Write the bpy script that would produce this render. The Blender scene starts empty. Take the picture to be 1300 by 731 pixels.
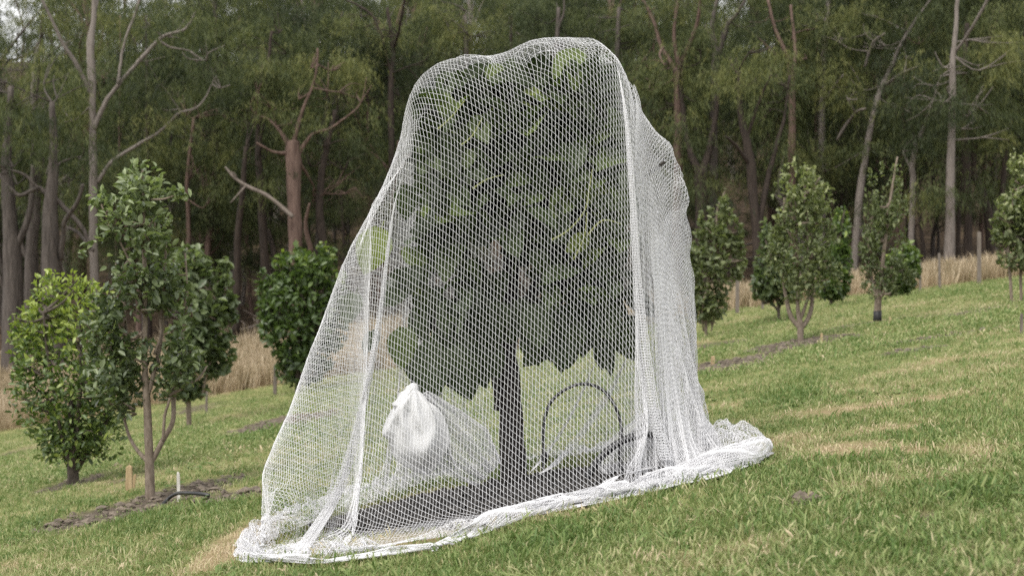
import bpy, math, random
import numpy as np
PI = math.pi
random.seed(7)
sc = bpy.context.scene
COL = sc.collection

# ================================================================ camera
EYE = 0.72                                   # low camera on the slope, metres above the grass below it
cam = bpy.data.cameras.new('camera'); cam_o = bpy.data.objects.new('camera', cam); COL.objects.link(cam_o); sc.camera = cam_o
cam.sensor_width = 36; cam.lens = 36*1600/1300; cam.shift_y = (418-365.5)/1300
cam.clip_start = 0.05; cam.clip_end = 2000
cam_o.location = (0, 0, EYE); cam_o.rotation_euler = (PI/2, 0, 0)
cam.dof.use_dof = True; cam.dof.focus_distance = 5.5; cam.dof.aperture_fstop = 4.0

# ================================================================ sky and sun (overcast)
SUN_EL, SUN_AZ = math.radians(58), math.radians(-140)      # high, behind the camera to the left
world = bpy.data.worlds.new('World'); sc.world = world; world.use_nodes = True
wn, wl = world.node_tree.nodes, world.node_tree.links
wn.clear()
w_out = wn.new('ShaderNodeOutputWorld'); w_bg = wn.new('ShaderNodeBackground')
sky = wn.new('ShaderNodeTexSky'); sky.sky_type = 'NISHITA'; sky.sun_disc = False
sky.sun_elevation = SUN_EL; sky.sun_rotation = SUN_AZ; sky.air_density = 1.0; sky.dust_density = 4.0
hsv = wn.new('ShaderNodeHueSaturation'); hsv.inputs['Saturation'].default_value = 0.18
wl.new(sky.outputs[0], hsv.inputs['Color'])
ovc = wn.new('ShaderNodeMixRGB'); ovc.inputs[0].default_value = 0.55; ovc.inputs[2].default_value = (7.4, 7.35, 7.3, 1)   # even cloud cover
wl.new(hsv.outputs[0], ovc.inputs[1]); wl.new(ovc.outputs[0], w_bg.inputs['Color'])
w_bg.inputs['Strength'].default_value = 0.13
wl.new(w_bg.outputs[0], w_out.inputs[0])
sun = bpy.data.lights.new('sun', 'SUN'); sun_o = bpy.data.objects.new('sun', sun); COL.objects.link(sun_o)
sun.energy = 1.1; sun.angle = math.radians(25); sun.color = (1.0, 0.95, 0.87)
sd = (math.sin(SUN_AZ)*math.cos(SUN_EL), math.cos(SUN_AZ)*math.cos(SUN_EL), math.sin(SUN_EL))
from mathutils import Vector, Matrix, Euler
sun_o.rotation_euler = Vector(sd).to_track_quat('Z', 'Y').to_euler()
sc.view_settings.view_transform = 'Standard'; sc.view_settings.look = 'None'
sc.view_settings.exposure = 1.0; sc.view_settings.gamma = 1.0; sc.view_settings.use_curve_mapping = False
sc.cycles.use_denoising = False
sc.cycles.max_bounces = 8; sc.cycles.transparent_max_bounces = 16; sc.cycles.diffuse_bounces = 4

# ================================================================ helpers
def tag(o, label=None, cat=None, group=None, kind=None):
    if label: o['label'] = label
    if cat: o['category'] = cat
    if group: o['group'] = group
    if kind: o['kind'] = kind
    return o
def empty(name, loc, label, cat, group=None):
    o = bpy.data.objects.new(name, None); COL.objects.link(o); o.location = loc
    o.empty_display_size = 0.1
    return tag(o, label, cat, group)
def link(name, me, parent=None, loc=None):
    o = bpy.data.objects.new(name, me); COL.objects.link(o)
    if parent is not None:
        o.parent = parent
        o.matrix_parent_inverse = Matrix.Translation(parent.location).inverted() if loc is None else Matrix()
    if loc is not None: o.location = loc
    return o
def smooth1(t): return t*t*(3-2*t)
_vn = np.random.default_rng(99).random((64, 64, 64))
def noise3(p, f):
    """value noise 0..1 at points p (n,3)"""
    q = np.asarray(p, float)*f+17.3
    i = np.floor(q).astype(int); t = smooth1(q-i); i %= 64; j = (i+1) % 64
    r = 0
    for a in (0, 1):
        for b in (0, 1):
            for c in (0, 1):
                w = (t[..., 0] if a else 1-t[..., 0])*(t[..., 1] if b else 1-t[..., 1])*(t[..., 2] if c else 1-t[..., 2])
                r = r+w*_vn[(j if a else i)[..., 0], (j if b else i)[..., 1], (j if c else i)[..., 2]]
    return r
def fbm(p, f, o=3):
    r, a, s = 0, 1.0, 0
    for k in range(o): r = r+a*noise3(p, f*2**k); s += a; a *= .5
    return r/s

# ---------------------------------------------------------------- terrain: a hillside falling to the left, rising into the forest
_ky = np.array([-50, 0, 27, 31, 40, 50, 70, 90, 150, 260, 400])
_kc = np.array([0, 0, 0, .08, .50, 1.25, 4.6, 9.4, 29, 56, 64.0])
_ka = np.array([.16, .16, .16, .155, .12, .085, .06, .05, .03, .0, 0])
_ty = np.arange(-50, 400, .5)
def _sm(v):
    k = np.exp(-np.linspace(-2, 2, 17)**2); k /= k.sum()
    return np.convolve(np.pad(v, 8, 'edge'), k, 'valid')
_tc = _sm(np.interp(_ty, _ky, _kc)); _ta = _sm(np.interp(_ty, _ky, _ka))
def gz(X, Y):
    X = np.asarray(X, float); Y = np.asarray(Y, float)
    z = np.interp(Y, _ty, _tc)+np.interp(Y, _ty, _ta)*60*np.tanh(X/60)
    z = z+.22*np.exp(-((X-5.5)/4)**2-((Y-31)/7)**2)
    far = np.clip((Y-9)/12, 0, 1)
    z = z+far*.05*(np.sin(Y*1.25+.12*X+.6*np.sin(X*.3))*np.exp(-((Y-20)/10)**2))     # old cultivation ridges along the slope
    return z
def at(px, py, Y):
    """a point seen at (px, py) of the 1300x731 photograph, Y metres away"""
    return np.array([(px-650)/1600*Y, Y, EYE-(py-418)/1600*Y])
def gp(px, py):
    """the point of the ground seen at (px, py)"""
    Ys = np.linspace(2.0, 60, 6000)
    X = (px-650)/1600*Ys
    h = EYE-(py-418)/1600*Ys-gz(X, Ys)
    k = np.argmax(h < 0)
    return np.array([X[k], Ys[k], float(gz(X[k], Ys[k]))])

# ---------------------------------------------------------------- mesh building
class MB:
    def __init__(s): s.v, s.f, s.n, s.t = [], [], 0, []
    def add(s, v, f, tint=0.5):
        v = np.asarray(v, float).reshape(-1, 3)
        s.v.append(v); s.f.extend([tuple(i+s.n for i in q) for q in f]); s.n += len(v)
        s.t.append(np.full(len(v), tint) if np.isscalar(tint) else np.asarray(tint, float))
    def build(s, name, mat, parent=None, smooth=True, offset=None):
        me = bpy.data.meshes.new(name)
        V = np.concatenate(s.v)
        if offset is not None: V = V-np.asarray(offset)
        me.from_pydata(V.tolist(), [], s.f)
        a = me.attributes.new('tint', 'FLOAT', 'POINT'); a.data.foreach_set('value', np.concatenate(s.t).astype(np.float32))
        me.polygons.foreach_set('use_smooth', np.full(len(me.polygons), smooth))
        me.materials.append(mat); me.update()
        return me
    def obj(s, name, mat, parent=None, smooth=True, loc=None):
        """one mesh object; vertices were given in world coordinates"""
        base = np.array(parent.location) if parent is not None else (np.array(loc) if loc is not None else np.zeros(3))
        me = s.build(name, mat, smooth=smooth, offset=base)
        o = bpy.data.objects.new(name, me); COL.objects.link(o)
        if parent is not None: o.parent = parent
        else: o.location = base
        return o
def spline(pts, per=5):
    p = np.asarray(pts, float)
    if len(p) < 3: return np.array([p[0]*(1-t)+p[-1]*t for t in np.linspace(0, 1, per+1)])
    out = []
    for i in range(len(p)-1):
        a, b, c, d = p[max(i-1, 0)], p[i], p[i+1], p[min(i+2, len(p)-1)]
        for k in range(per):
            t = k/per
            out.append(.5*((2*b)+(c-a)*t+(2*a-5*b+4*c-d)*t*t+(3*b-a-3*c+d)*t**3))
    out.append(p[-1])
    return np.array(out)
def tube(mb, pts, rad, sides=7, rough=0.0, tint=.5, rng=None, cap=True):
    """a tapered tube along pts (n,3) with radii rad (n)"""
    pts = np.asarray(pts, float); n = len(pts); rad = np.broadcast_to(np.asarray(rad, float), (n,))
    T = np.gradient(pts, axis=0); T /= np.linalg.norm(T, axis=1, keepdims=True)+1e-9
    ref = np.array([0, 1.0, 0]) if abs(T[0, 1]) < .8 else np.array([1.0, 0, 0])
    V = []
    u = np.cross(T[0], ref)
    for i in range(n):
        u = u-T[i]*np.dot(u, T[i]); u /= np.linalg.norm(u)+1e-9
        w = np.cross(T[i], u)
        a = np.arange(sides)*2*PI/sides
        r = rad[i]*np.ones(sides)
        if rough: r = r*(1+rough*(noise3(np.stack([np.cos(a)*2+i*.35, np.sin(a)*2, np.full(sides, pts[0, 0]*3.1)], -1), 1.3)-.5)*2)
        V.append(pts[i]+np.cos(a)[:, None]*u*r[:, None]+np.sin(a)[:, None]*w*r[:, None])
    V = np.concatenate(V)
    F = [(i*sides+k, i*sides+(k+1) % sides, (i+1)*sides+(k+1) % sides, (i+1)*sides+k) for i in range(n-1) for k in range(sides)]
    if cap:
        F.append(tuple(range(sides))[::-1]); F.append(tuple((n-1)*sides+k for k in range(sides)))
    mb.add(V, F, tint)
def leaf_cloud(C, D, N, L, W, tint, fold=.25, quad=False):
    """many small leaves: centres C, axis D, normal N, length, width -> arrays (verts, faces, tints)"""
    D = D/np.linalg.norm(D, axis=1, keepdims=True)
    S = np.cross(D, N); S /= np.linalg.norm(S, axis=1, keepdims=True)+1e-9
    N = np.cross(S, D)
    L = np.asarray(L)[:, None]; W = np.asarray(W)[:, None]
    b = C-D*L*.5; t = C+D*L*.5-N*L*.12
    l = C-S*W*.5+N*W*fold; r = C+S*W*.5+N*W*fold
    n = len(C)
    if quad == 'tri':
        V = np.stack([b, l*.6+b*.4, t], 1).reshape(-1, 3); k = 3; f = np.array([[0, 1, 2]])
    elif quad:
        V = np.stack([b, l, t, r], 1).reshape(-1, 3); k = 4; f = np.array([[0, 1, 2], [0, 2, 3]])
    else:
        up = N*W*fold; q1 = C-D*L*.18; q2 = C+D*L*.20-N*L*.03
        V = np.stack([b, q1-S*W*.46+up, q2-S*W*.44+up, t, q2+S*W*.44+up, q1+S*W*.46+up], 1).reshape(-1, 3); k = 6; f = np.array([[0, 2, 1], [0, 3, 2], [0, 4, 3], [0, 5, 4]])
    F = (np.arange(n)[:, None, None]*k+f[None]).reshape(-1, 3)
    return V, F, np.repeat(tint, k)
def tri_mesh(name, V, F, tint, mat, offset=None, smooth=False):
    me = bpy.data.meshes.new(name)
    if offset is not None: V = V-np.asarray(offset)
    me.vertices.add(len(V)); me.vertices.foreach_set('co', V.astype(np.float32).ravel())
    me.loops.add(F.size); me.loops.foreach_set('vertex_index', F.astype(np.int32).ravel())
    k = F.shape[1]
    me.polygons.add(len(F)); me.polygons.foreach_set('loop_start', np.arange(0, F.size, k, dtype=np.int32))
    if smooth: me.polygons.foreach_set('use_smooth', np.ones(len(F), dtype=bool))
    me.update(calc_edges=True)
    a = me.attributes.new('tint', 'FLOAT', 'POINT'); a.data.foreach_set('value', np.asarray(tint, np.float32))
    me.materials.append(mat)
    return me

# ---------------------------------------------------------------- materials
def new_mat(name):
    m = bpy.data.materials.new(name); m.use_nodes = True
    nt = m.node_tree; nt.nodes.clear()
    return m, nt.nodes, nt.links
def ramp_node(N, stops):
    r = N.new('ShaderNodeValToRGB'); e = r.color_ramp.elements
    while len(e) < len(stops): e.new(0.5)
    for k, (p, c) in enumerate(stops): e[k].position = p; e[k].color = (*c, 1)
    return r
def mat_leaf(name, stops, rough=.5, trans=.3, spec=.35):
    """leaf: colour by the leaf's own tint, a little light passes through"""
    m, N, L = new_mat(name)
    at_ = N.new('ShaderNodeAttribute'); at_.attribute_name = 'tint'
    r = ramp_node(N, stops); L.new(at_.outputs['Fac'], r.inputs[0])
    p = N.new('ShaderNodeBsdfPrincipled'); p.inputs['Roughness'].default_value = rough; p.inputs['Specular IOR Level'].default_value = spec
    L.new(r.outputs[0], p.inputs['Base Color'])
    t = N.new('ShaderNodeBsdfTranslucent'); g = N.new('ShaderNodeMixRGB'); g.blend_type = 'MULTIPLY'; g.inputs[0].default_value = 1; g.inputs[2].default_value = (1.1, 1.25, .6, 1)
    L.new(r.outputs[0], g.inputs[1]); L.new(g.outputs[0], t.inputs[0])
    mx = N.new('ShaderNodeMixShader'); mx.inputs[0].default_value = trans
    L.new(p.outputs[0], mx.inputs[1]); L.new(t.outputs[0], mx.inputs[2])
    o = N.new('ShaderNodeOutputMaterial'); L.new(mx.outputs[0], o.inputs[0])
    return m
def mat_noise(name, c0, c1, scale=8, stretch=(1, 1, 1), rough=.85, bump=.4, dist=.01, spec=.3, detail=6, c2=None):
    m, N, L = new_mat(name)
    tc = N.new('ShaderNodeTexCoord'); mp = N.new('ShaderNodeMapping'); mp.inputs['Scale'].default_value = stretch
    L.new(tc.outputs['Object'], mp.inputs[0])
    n = N.new('ShaderNodeTexNoise'); n.inputs['Scale'].default_value = scale; n.inputs['Detail'].default_value = detail; n.inputs['Roughness'].default_value = .65
    L.new(mp.outputs[0], n.inputs['Vector'])
    st = [(.33, c0), (.66, c1)] if c2 is None else [(.3, c0), (.5, c1), (.72, c2)]
    r = ramp_node(N, st); L.new(n.outputs[0], r.inputs[0])
    p = N.new('ShaderNodeBsdfPrincipled'); p.inputs['Roughness'].default_value = rough; p.inputs['Specular IOR Level'].default_value = spec
    L.new(r.outputs[0], p.inputs['Base Color'])
    if bump:
        b = N.new('ShaderNodeBump'); b.inputs['Strength'].default_value = bump; b.inputs['Distance'].default_value = dist
        L.new(n.outputs[0], b.inputs['Height']); L.new(b.outputs[0], p.inputs['Normal'])
    o = N.new('ShaderNodeOutputMaterial'); L.new(p.outputs[0], o.inputs[0])
    return m

# ================================================================ the ground
def blob(X, Y, px, py, rpx, rpy, tilt=0.16):
    """soft ellipse on the ground, given by where it lies in the photograph"""
    c = gp(px, py)
    a = gp(px-rpx, py+rpx*tilt); b = gp(px, py-rpy)
    rx = np.hypot(*(a-c)[:2]); ry = abs(b[1]-c[1])+1e-3
    ux = (c-a)[:2]/rx; d = np.stack([X-c[0], Y-c[1]], -1)
    u = d[..., 0]*ux[0]+d[..., 1]*ux[1]; v = (d[..., 1]-u*ux[1])
    return np.exp(-((u/rx)**2+(v/ry)**2)**1.5)
SOIL_RIDGE_SHADE = [(235, 622, 75, 13, .9), (120, 655, 90, 12, .8), (180, 600, 40, 10, .4), (300, 628, 55, 9, .8), (338, 539, 42, 8, 1.0), (400, 530, 40, 8, .8),
        (915, 464, 60, 7, 1.8), (880, 470, 25, 6, 1.5), (1100, 413, 60, 4.5, 1.5), (1010, 436, 60, 5, 1.4), (1050, 431, 40, 4.5, 1.4), (915, 437, 45, 4, 1.2), (1180, 430, 50, 3, .9), (1240, 420, 50, 3, 1.0), (1150, 445, 60, 3, .8), (960, 452, 40, 3, .9),  # right-hand strips: soil colour also paints in the shadow lines along the ridges
        (95, 612, 40, 8, .8), (20, 575, 45, 7, .5), (245, 520, 45, 6, .7), (1020, 632, 16, 7, 1.2), (1235, 395, 90, 3, .45), (1250, 640, 40, 12, .5), (1180, 655, 30, 10, .6), (960, 640, 60, 6, .5)]
STRAW = [(305, 690, 42, 26, 1.4), (1085, 572, 45, 9, 1.1), (1160, 573, 26, 6, .9), (1240, 575, 45, 12, .9), (1130, 545, 60, 7, .8), (700, 655, 160, 8, .7), (1020, 575, 50, 8, .5), (900, 520, 70, 10, .5),
         (1100, 620, 60, 14, .5), (1220, 600, 60, 14, .5), (1000, 560, 60, 10, .5), (980, 690, 70, 14, .4), (1150, 512, 90, 4, .9), (1050, 520, 60, 5, .6), (940, 490, 60, 8, .5), (1010, 455, 90, 5, .4), (140, 560, 60, 6, .4), (1220, 455, 80, 5, .5)]
LUSH = [(1255, 632, 45, 16, 1.0), (700, 690, 60, 18, .7), (430, 700, 80, 20, .0), (80, 660, 60, 14, .7), (290, 605, 35, 8, .9), (1180, 700, 60, 14, .4), (250, 500, 50, 6, .5), (330, 560, 60, 12, .6), (1000, 490, 60, 9, .5), (1230, 372, 80, 3, .9), (960, 412, 60, 4, .9), (230, 655, 70, 14, .6), (1010, 505, 70, 8, .7)]
_ft = np.array([(-1.12, 5.75), (-1.05, 5.2), (-.95, 4.75), (-.62, 4.52), (-.28, 4.42), (0, 4.72), (.4, 4.86), (.77, 4.94), (1.05, 5.35), (.84, 5.95), (.62, 6.5), (0, 6.8), (-.7, 6.65), (-1.02, 6.2)])
FOOT_A = np.arctan2(_ft[:, 1]-5.7, _ft[:, 0]); FOOT_R = np.hypot(_ft[:, 0], _ft[:, 1]-5.7); _o = np.argsort(FOOT_A)
FOOT_A = np.concatenate([FOOT_A[_o]-2*PI, FOOT_A[_o], FOOT_A[_o]+2*PI]); FOOT_R = np.tile(FOOT_R[_o], 3)
def masks(X, Y):
    P3 = np.stack([X, Y, np.zeros_like(X)], -1)
    nz = fbm(P3, 3.2, 3)-.5
    n2 = fbm(P3+7.7, .55, 3)
    s = sum(w*blob(X, Y, a, b, c, d) for a, b, c, d, w in SOIL_RIDGE_SHADE)
    soil = np.clip((s+nz*1.1-.28)*2.6, 0, 1)  # bare soil, plus the ridge shade painted as soil
    st = sum(w*blob(X, Y, a, b, c, d) for a, b, c, d, w in STRAW)
    straw = np.clip((st+nz*1.1+(n2-.5)*2.0-.12)*1.3, 0, 1)
    lush = np.clip(sum(w*blob(X, Y, a, b, c, d) for a, b, c, d, w in LUSH)+nz*.6, 0, 1)
    # under the net the grass is worn thin
    a_ = np.arctan2(Y-5.7, X); lim = np.interp(a_, FOOT_A, FOOT_R)
    foot = np.clip((lim*1.07-np.hypot(X, Y-5.7)+nz*.12)*6, 0, 1)
    foot = foot*np.clip((5.15-Y+nz*.3)*3, 0, 1)
    straw = np.maximum(straw, foot*.7)
    # weed-free dark mulch inside the net
    r = np.sqrt(((X-.02)/.98)**2+((Y-5.46)/.74)**2)+nz*.22
    mulch = np.clip((1.0-r)*6, 0, 1)
    edge = 30.6+nz*1.2+np.interp(X, [-14, -6, 6, 14], [0, 2.0, 1.2, -.5])
    dry = np.clip((Y-edge)*1.4, 0, 1)
    floor = np.clip((Y-(45+np.interp(X, [-20, 0, 20], [-1, 0, -5])+(n2-.5)*9))/3.5, 0, 1)
    return soil, straw, lush, mulch, dry, floor
Ys = np.concatenate([np.linspace(-25, .8, 14), np.geomspace(1.0, 34, 300), np.geomspace(34.6, 400, 90)])
cu = np.sinh(np.linspace(-2.2, 2.2, 261))/np.sinh(2.2)
W = np.maximum(10, .75*Ys+9)
GX = W[:, None]*cu[None]; GY = np.repeat(Ys[:, None], len(cu), 1)
GZ = gz(GX, GY)
ms = masks(GX, GY)
GZ = GZ+np.where((GY > 2)&(GY < 40), (fbm(np.stack([GX, GY, GX*0], -1), 2.5, 2)-.5)*.03, 0)-ms[0]*.015*(GY < 15)-ms[3]*.0
nr, nc = GX.shape
idx = np.arange(nr*nc).reshape(nr, nc)
GF = np.stack([idx[:-1, :-1], idx[:-1, 1:], idx[1:, 1:], idx[1:, :-1]], -1).reshape(-1, 4)
m, N, L = new_mat('hillside_ground')
def attr(N, nm, typ='GEOMETRY'):
    a = N.new('ShaderNodeAttribute'); a.attribute_name = nm; a.attribute_type = typ; return a.outputs['Fac']
def mixc(N, L, f, a, b):
    x = N.new('ShaderNodeMixRGB')
    for s, v in ((0, f), (1, a), (2, b)):
        if hasattr(v, 'is_linked'): L.new(v, x.inputs[s])
        elif isinstance(v, tuple): x.inputs[s].default_value = (*v, 1)
        else: x.inputs[s].default_value = v
    return x.outputs[0]
def nz_node(N, L, vec, scale, detail=5):
    n = N.new('ShaderNodeTexNoise'); n.inputs['Scale'].default_value = scale; n.inputs['Detail'].default_value = detail; n.inputs['Roughness'].default_value = .65
    L.new(vec, n.inputs['Vector']); return n.outputs[0]
g_ = N.new('ShaderNodeNewGeometry'); pos = g_.outputs['Position']
na = nz_node(N, L, pos, 1.1); nb = nz_node(N, L, pos, 22, 8); ncn = nz_node(N, L, pos, 90, 3)
r1 = ramp_node(N, [(.3, (.14, .155, .055)), (.5, (.205, .21, .085)), (.7, (.29, .265, .13))]); L.new(na, r1.inputs[0])
r2 = ramp_node(N, [(.3, (.45, .45, .45)), (.7, (1.25, 1.25, 1.2))]); L.new(nb, r2.inputs[0])
mul = N.new('ShaderNodeMixRGB'); mul.blend_type = 'MULTIPLY'; mul.inputs[0].default_value = 1; L.new(r1.outputs[0], mul.inputs[1]); L.new(r2.outputs[0], mul.inputs[2])
rs = ramp_node(N, [(.3, (.17, .125, .065)), (.7, (.33, .26, .155))]); L.new(nb, rs.inputs[0])
rso = ramp_node(N, [(.3, (.045, .036, .027)), (.55, (.105, .085, .065)), (.75, (.19, .16, .13))]); L.new(nb, rso.inputs[0])
rm = ramp_node(N, [(.3, (.012, .011, .010)), (.7, (.045, .041, .037))]); L.new(nb, rm.inputs[0])
rd = ramp_node(N, [(.3, (.22, .165, .09)), (.7, (.36, .28, .17))]); L.new(na, rd.inputs[0])
rf = ramp_node(N, [(.28, (.020, .014, .010)), (.5, (.050, .035, .023)), (.72, (.105, .076, .048))]); L.new(na, rf.inputs[0])
c = mixc(N, L, attr(N, 'straw'), mul.outputs[0], rs.outputs[0])
c = mixc(N, L, attr(N, 'dry'), c, rd.outputs[0])
c = mixc(N, L, attr(N, 'floor'), c, rf.outputs[0])
c = mixc(N, L, attr(N, 'soil'), c, rso.outputs[0])
c = mixc(N, L, attr(N, 'mulch'), c, rm.outputs[0])
p = N.new('ShaderNodeBsdfPrincipled'); p.inputs['Roughness'].default_value = .95; p.inputs['Specular IOR Level'].default_value = .1
L.new(c, p.inputs['Base Color'])
b = N.new('ShaderNodeBump'); b.inputs['Strength'].default_value = .8; b.inputs['Distance'].default_value = .02; L.new(nb, b.inputs['Height']); L.new(b.outputs[0], p.inputs['Normal'])
o = N.new('ShaderNodeOutputMaterial'); L.new(p.outputs[0], o.inputs[0])
GV = np.stack([GX, GY, GZ], -1).reshape(-1, 3)
me = tri_mesh('ground', GV, GF, np.zeros(len(GV)), m, smooth=True)
for nm, v in zip(('soil', 'straw', 'lush', 'mulch', 'dry', 'floor'), ms):
    a = me.attributes.new(nm, 'FLOAT', 'POINT'); a.data.foreach_set('value', v.ravel().astype(np.float32))
tag(link('ground', me), kind='structure')

# ---------------------------------------------------------------- grass: tufts set out on points
def mat_grass(name, stops, trans=.35):
    m, N, L = new_mat(name)
    ti = attr(N, 'itint', 'INSTANCER'); bt = attr(N, 'tint')
    g_ = N.new('ShaderNodeNewGeometry'); nn = nz_node(N, L, g_.outputs['Position'], 2.2, 3)
    def math_(op, a, b):
        x = N.new('ShaderNodeMath'); x.operation = op
        for k, v in enumerate((a, b)):
            if hasattr(v, 'is_linked'): L.new(v, x.inputs[k])
            else: x.inputs[k].default_value = v
        return x.outputs[0]
    f = math_('ADD', ti, math_('MULTIPLY', math_('SUBTRACT', bt, .5), .42)); f = math_('ADD', f, math_('MULTIPLY', math_('SUBTRACT', nn, .5), .35))
    r = ramp_node(N, stops); L.new(f, r.inputs[0])
    p = N.new('ShaderNodeBsdfPrincipled'); p.inputs['Roughness'].default_value = .5; p.inputs['Specular IOR Level'].default_value = .3; L.new(r.outputs[0], p.inputs['Base Color'])
    t = N.new('ShaderNodeBsdfTranslucent'); L.new(r.outputs[0], t.inputs[0])
    mx = N.new('ShaderNodeMixShader'); mx.inputs[0].default_value = trans; L.new(p.outputs[0], mx.inputs[1]); L.new(t.outputs[0], mx.inputs[2])
    o = N.new('ShaderNodeOutputMaterial'); L.new(mx.outputs[0], o.inputs[0])
    return m
GRASS = mat_grass('lawn_blades', [(0, (.095, .160, .038)), (.2, (.178, .242, .074)), (.42, (.290, .328, .132)), (.62, (.42, .40, .215)), (.82, (.55, .46, .30)), (1, (.60, .50, .35))])
DRYG = mat_grass('dry_stalks', [(0, (.15, .14, .065)), (.25, (.27, .215, .125)), (.6, (.42, .335, .22)), (1, (.56, .465, .33))], .3)
def tuft(name, mat, n, h, spread, wid, lean, seed, head=False):
    rng = np.random.default_rng(seed); V, F, T = [], [], []
    for k in range(n):
        a = rng.random()*2*PI; rr = spread*math.sqrt(rng.random())
        b = np.array([math.cos(a)*rr, math.sin(a)*rr, -.004])
        d = rng.random()*2*PI; dx = np.array([math.cos(d), math.sin(d), 0]); s = np.array([-dx[1], dx[0], 0])
        H = h*(.45+.75*rng.random()); ln = lean*(.3+rng.random())*H; w = wid*(.6+.7*rng.random())
        tw = rng.uniform(-.6, .6); s = s*math.cos(tw)+dx*math.sin(tw)
        i = len(V)
        for q, (zz, xx, ww) in enumerate(((0, 0, .8), (.45, .18, 1), (.8, .55, .7))):
            c = b+np.array([0, 0, H*zz])+dx*ln*xx
            V += [c-s*w*ww/2, c+s*w*ww/2]
        V.append(b+np.array([0, 0, H*(1-.25*lean*rng.random())])+dx*ln)
        F += [(i, i+1, i+3, i+2), (i+2, i+3, i+5, i+4), (i+4, i+5, i+6)]
        T += [rng.random()]*7
    me = bpy.data.meshes.new(name); me.from_pydata([tuple(v) for v in V], [], F)
    a = me.attributes.new('tint', 'FLOAT', 'POINT'); a.data.foreach_set('value', np.array(T, np.float32)); me.materials.append(mat)
    return bpy.data.objects.new(name, me)
def scatter(name, pts, rot, scl, tint, variants):
    """one object whose points carry the tufts"""
    c = bpy.data.collections.new(name+'_tufts')
    for v in variants: c.objects.link(v)
    me = bpy.data.meshes.new(name); me.vertices.add(len(pts)); me.vertices.foreach_set('co', pts.astype(np.float32).ravel())
    for nm, typ, val in (('irot', 'FLOAT_VECTOR', rot), ('iscl', 'FLOAT', scl), ('itint', 'FLOAT', tint)):
        a = me.attributes.new(nm, typ, 'POINT'); a.data.foreach_set('vector' if typ == 'FLOAT_VECTOR' else 'value', val.astype(np.float32).ravel())
    me.update()
    o = bpy.data.objects.new(name, me); COL.objects.link(o)
    ng = bpy.data.node_groups.new(name+'_nodes', 'GeometryNodeTree')
    ng.interface.new_socket('Geometry', in_out='INPUT', socket_type='NodeSocketGeometry'); ng.interface.new_socket('Geometry', in_out='OUTPUT', socket_type='NodeSocketGeometry')
    n, l = ng.nodes, ng.links
    gi, go = n.new('NodeGroupInput'), n.new('NodeGroupOutput')
    ci = n.new('GeometryNodeCollectionInfo'); ci.inputs['Collection'].default_value = c; ci.inputs['Separate Children'].default_value = True; ci.inputs['Reset Children'].default_value = True
    ip = n.new('GeometryNodeInstanceOnPoints'); ip.inputs['Pick Instance'].default_value = True
    def na_(nm, typ):
        x = n.new('GeometryNodeInputNamedAttribute'); x.data_type = typ; x.inputs['Name'].default_value = nm; return [s for s in x.outputs if s.enabled and s.name == 'Attribute'][0]
    m2p = n.new('GeometryNodeMeshToPoints')
    l.new(gi.outputs[0], m2p.inputs[0]); l.new(m2p.outputs[0], ip.inputs['Points']); l.new(ci.outputs[0], ip.inputs['Instance'])
    e2r = n.new('FunctionNodeEulerToRotation'); l.new(na_('irot', 'FLOAT_VECTOR'), e2r.inputs[0]); l.new(e2r.outputs[0], ip.inputs['Rotation'])
    cx = n.new('ShaderNodeCombineXYZ'); s = na_('iscl', 'FLOAT')
    for k in range(3): l.new(s, cx.inputs[k])
    l.new(cx.outputs[0], ip.inputs['Scale'])
    l.new(ip.outputs[0], go.inputs[0])
    md = o.modifiers.new('tufts', 'NODES'); md.node_group = ng
    tag(o, kind='stuff')
    return o
rng = np.random.default_rng(11)
def foot_(X, Y):
    return np.clip((np.interp(np.arctan2(Y-5.7, X), FOOT_A, FOOT_R)*1.03-np.hypot(X, Y-5.7))*8, 0, 1)*(rng.random(len(X)) < .8)*(Y < 5.2)
def field(n, y0, y1, power=1.0):
    """n points, denser near the camera"""
    y = y0*(y1/y0)**(rng.random(n)**power)
    x = (rng.random(n)*2-1)*(.60*y+1.2)
    return x, y
def lay(x, y, keep, smin, smax, growth=0.0, tilt=.25):
    s, st, lu, mu, dr, fl = masks(x, y)
    k = keep(s, st, lu, mu, dr, fl, x, y)
    x, y, s, st, lu = x[k], y[k], s[k], st[k], lu[k]
    n = len(x)
    scl = rng.uniform(smin, smax, n)*(1+.55*lu-.4*st*.5)*(1-.5*s)
    t = .26+.23*rng.standard_normal(n)*.8+st*.52-lu*.28+s*.15
    rot = np.stack([rng.normal(0, tilt, n), rng.normal(0, tilt, n), rng.random(n)*2*PI], -1)
    return np.stack([x, y, gz(x, y)], -1), rot, scl, np.clip(t, 0, 1)
lawn_keep = lambda s, st, lu, mu, dr, fl, x, y: (rng.random(len(s)) > s*.9)&(mu < .35)&(dr < .6)&(foot_(x, y) < .5)&(rng.random(len(s)) > np.clip(st-.3, 0, 1)*.7)
tv = [tuft('grass_tuft', GRASS, 11, .030, .05, .0044, 1.0, 20+k) for k in range(6)]+[tuft('grass_tuft', GRASS, 7, .043, .045, .0044, 1.1, 40+k) for k in range(2)]
x, y = field(76000, 2.3, 13)
scatter('lawn_grass', *lay(x, y, lawn_keep, .65, 1.25), tv)
tv2 = [tuft('far_grass_tuft', GRASS, 18, .034, .15, .010, 1.0, 60+k) for k in range(5)]
x, y = field(52000, 11, 34, .8)
scatter('distant_lawn_grass', *lay(x, y, lawn_keep, .6, 1.25), tv2)
dv = [tuft('dry_tuft', DRYG, 26, .62, .20, .013, .35, 80+k) for k in range(6)]
y = rng.uniform(29.5, 52, 38000); x = (rng.random(38000)*2-1)*(.75*y+4)
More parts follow.
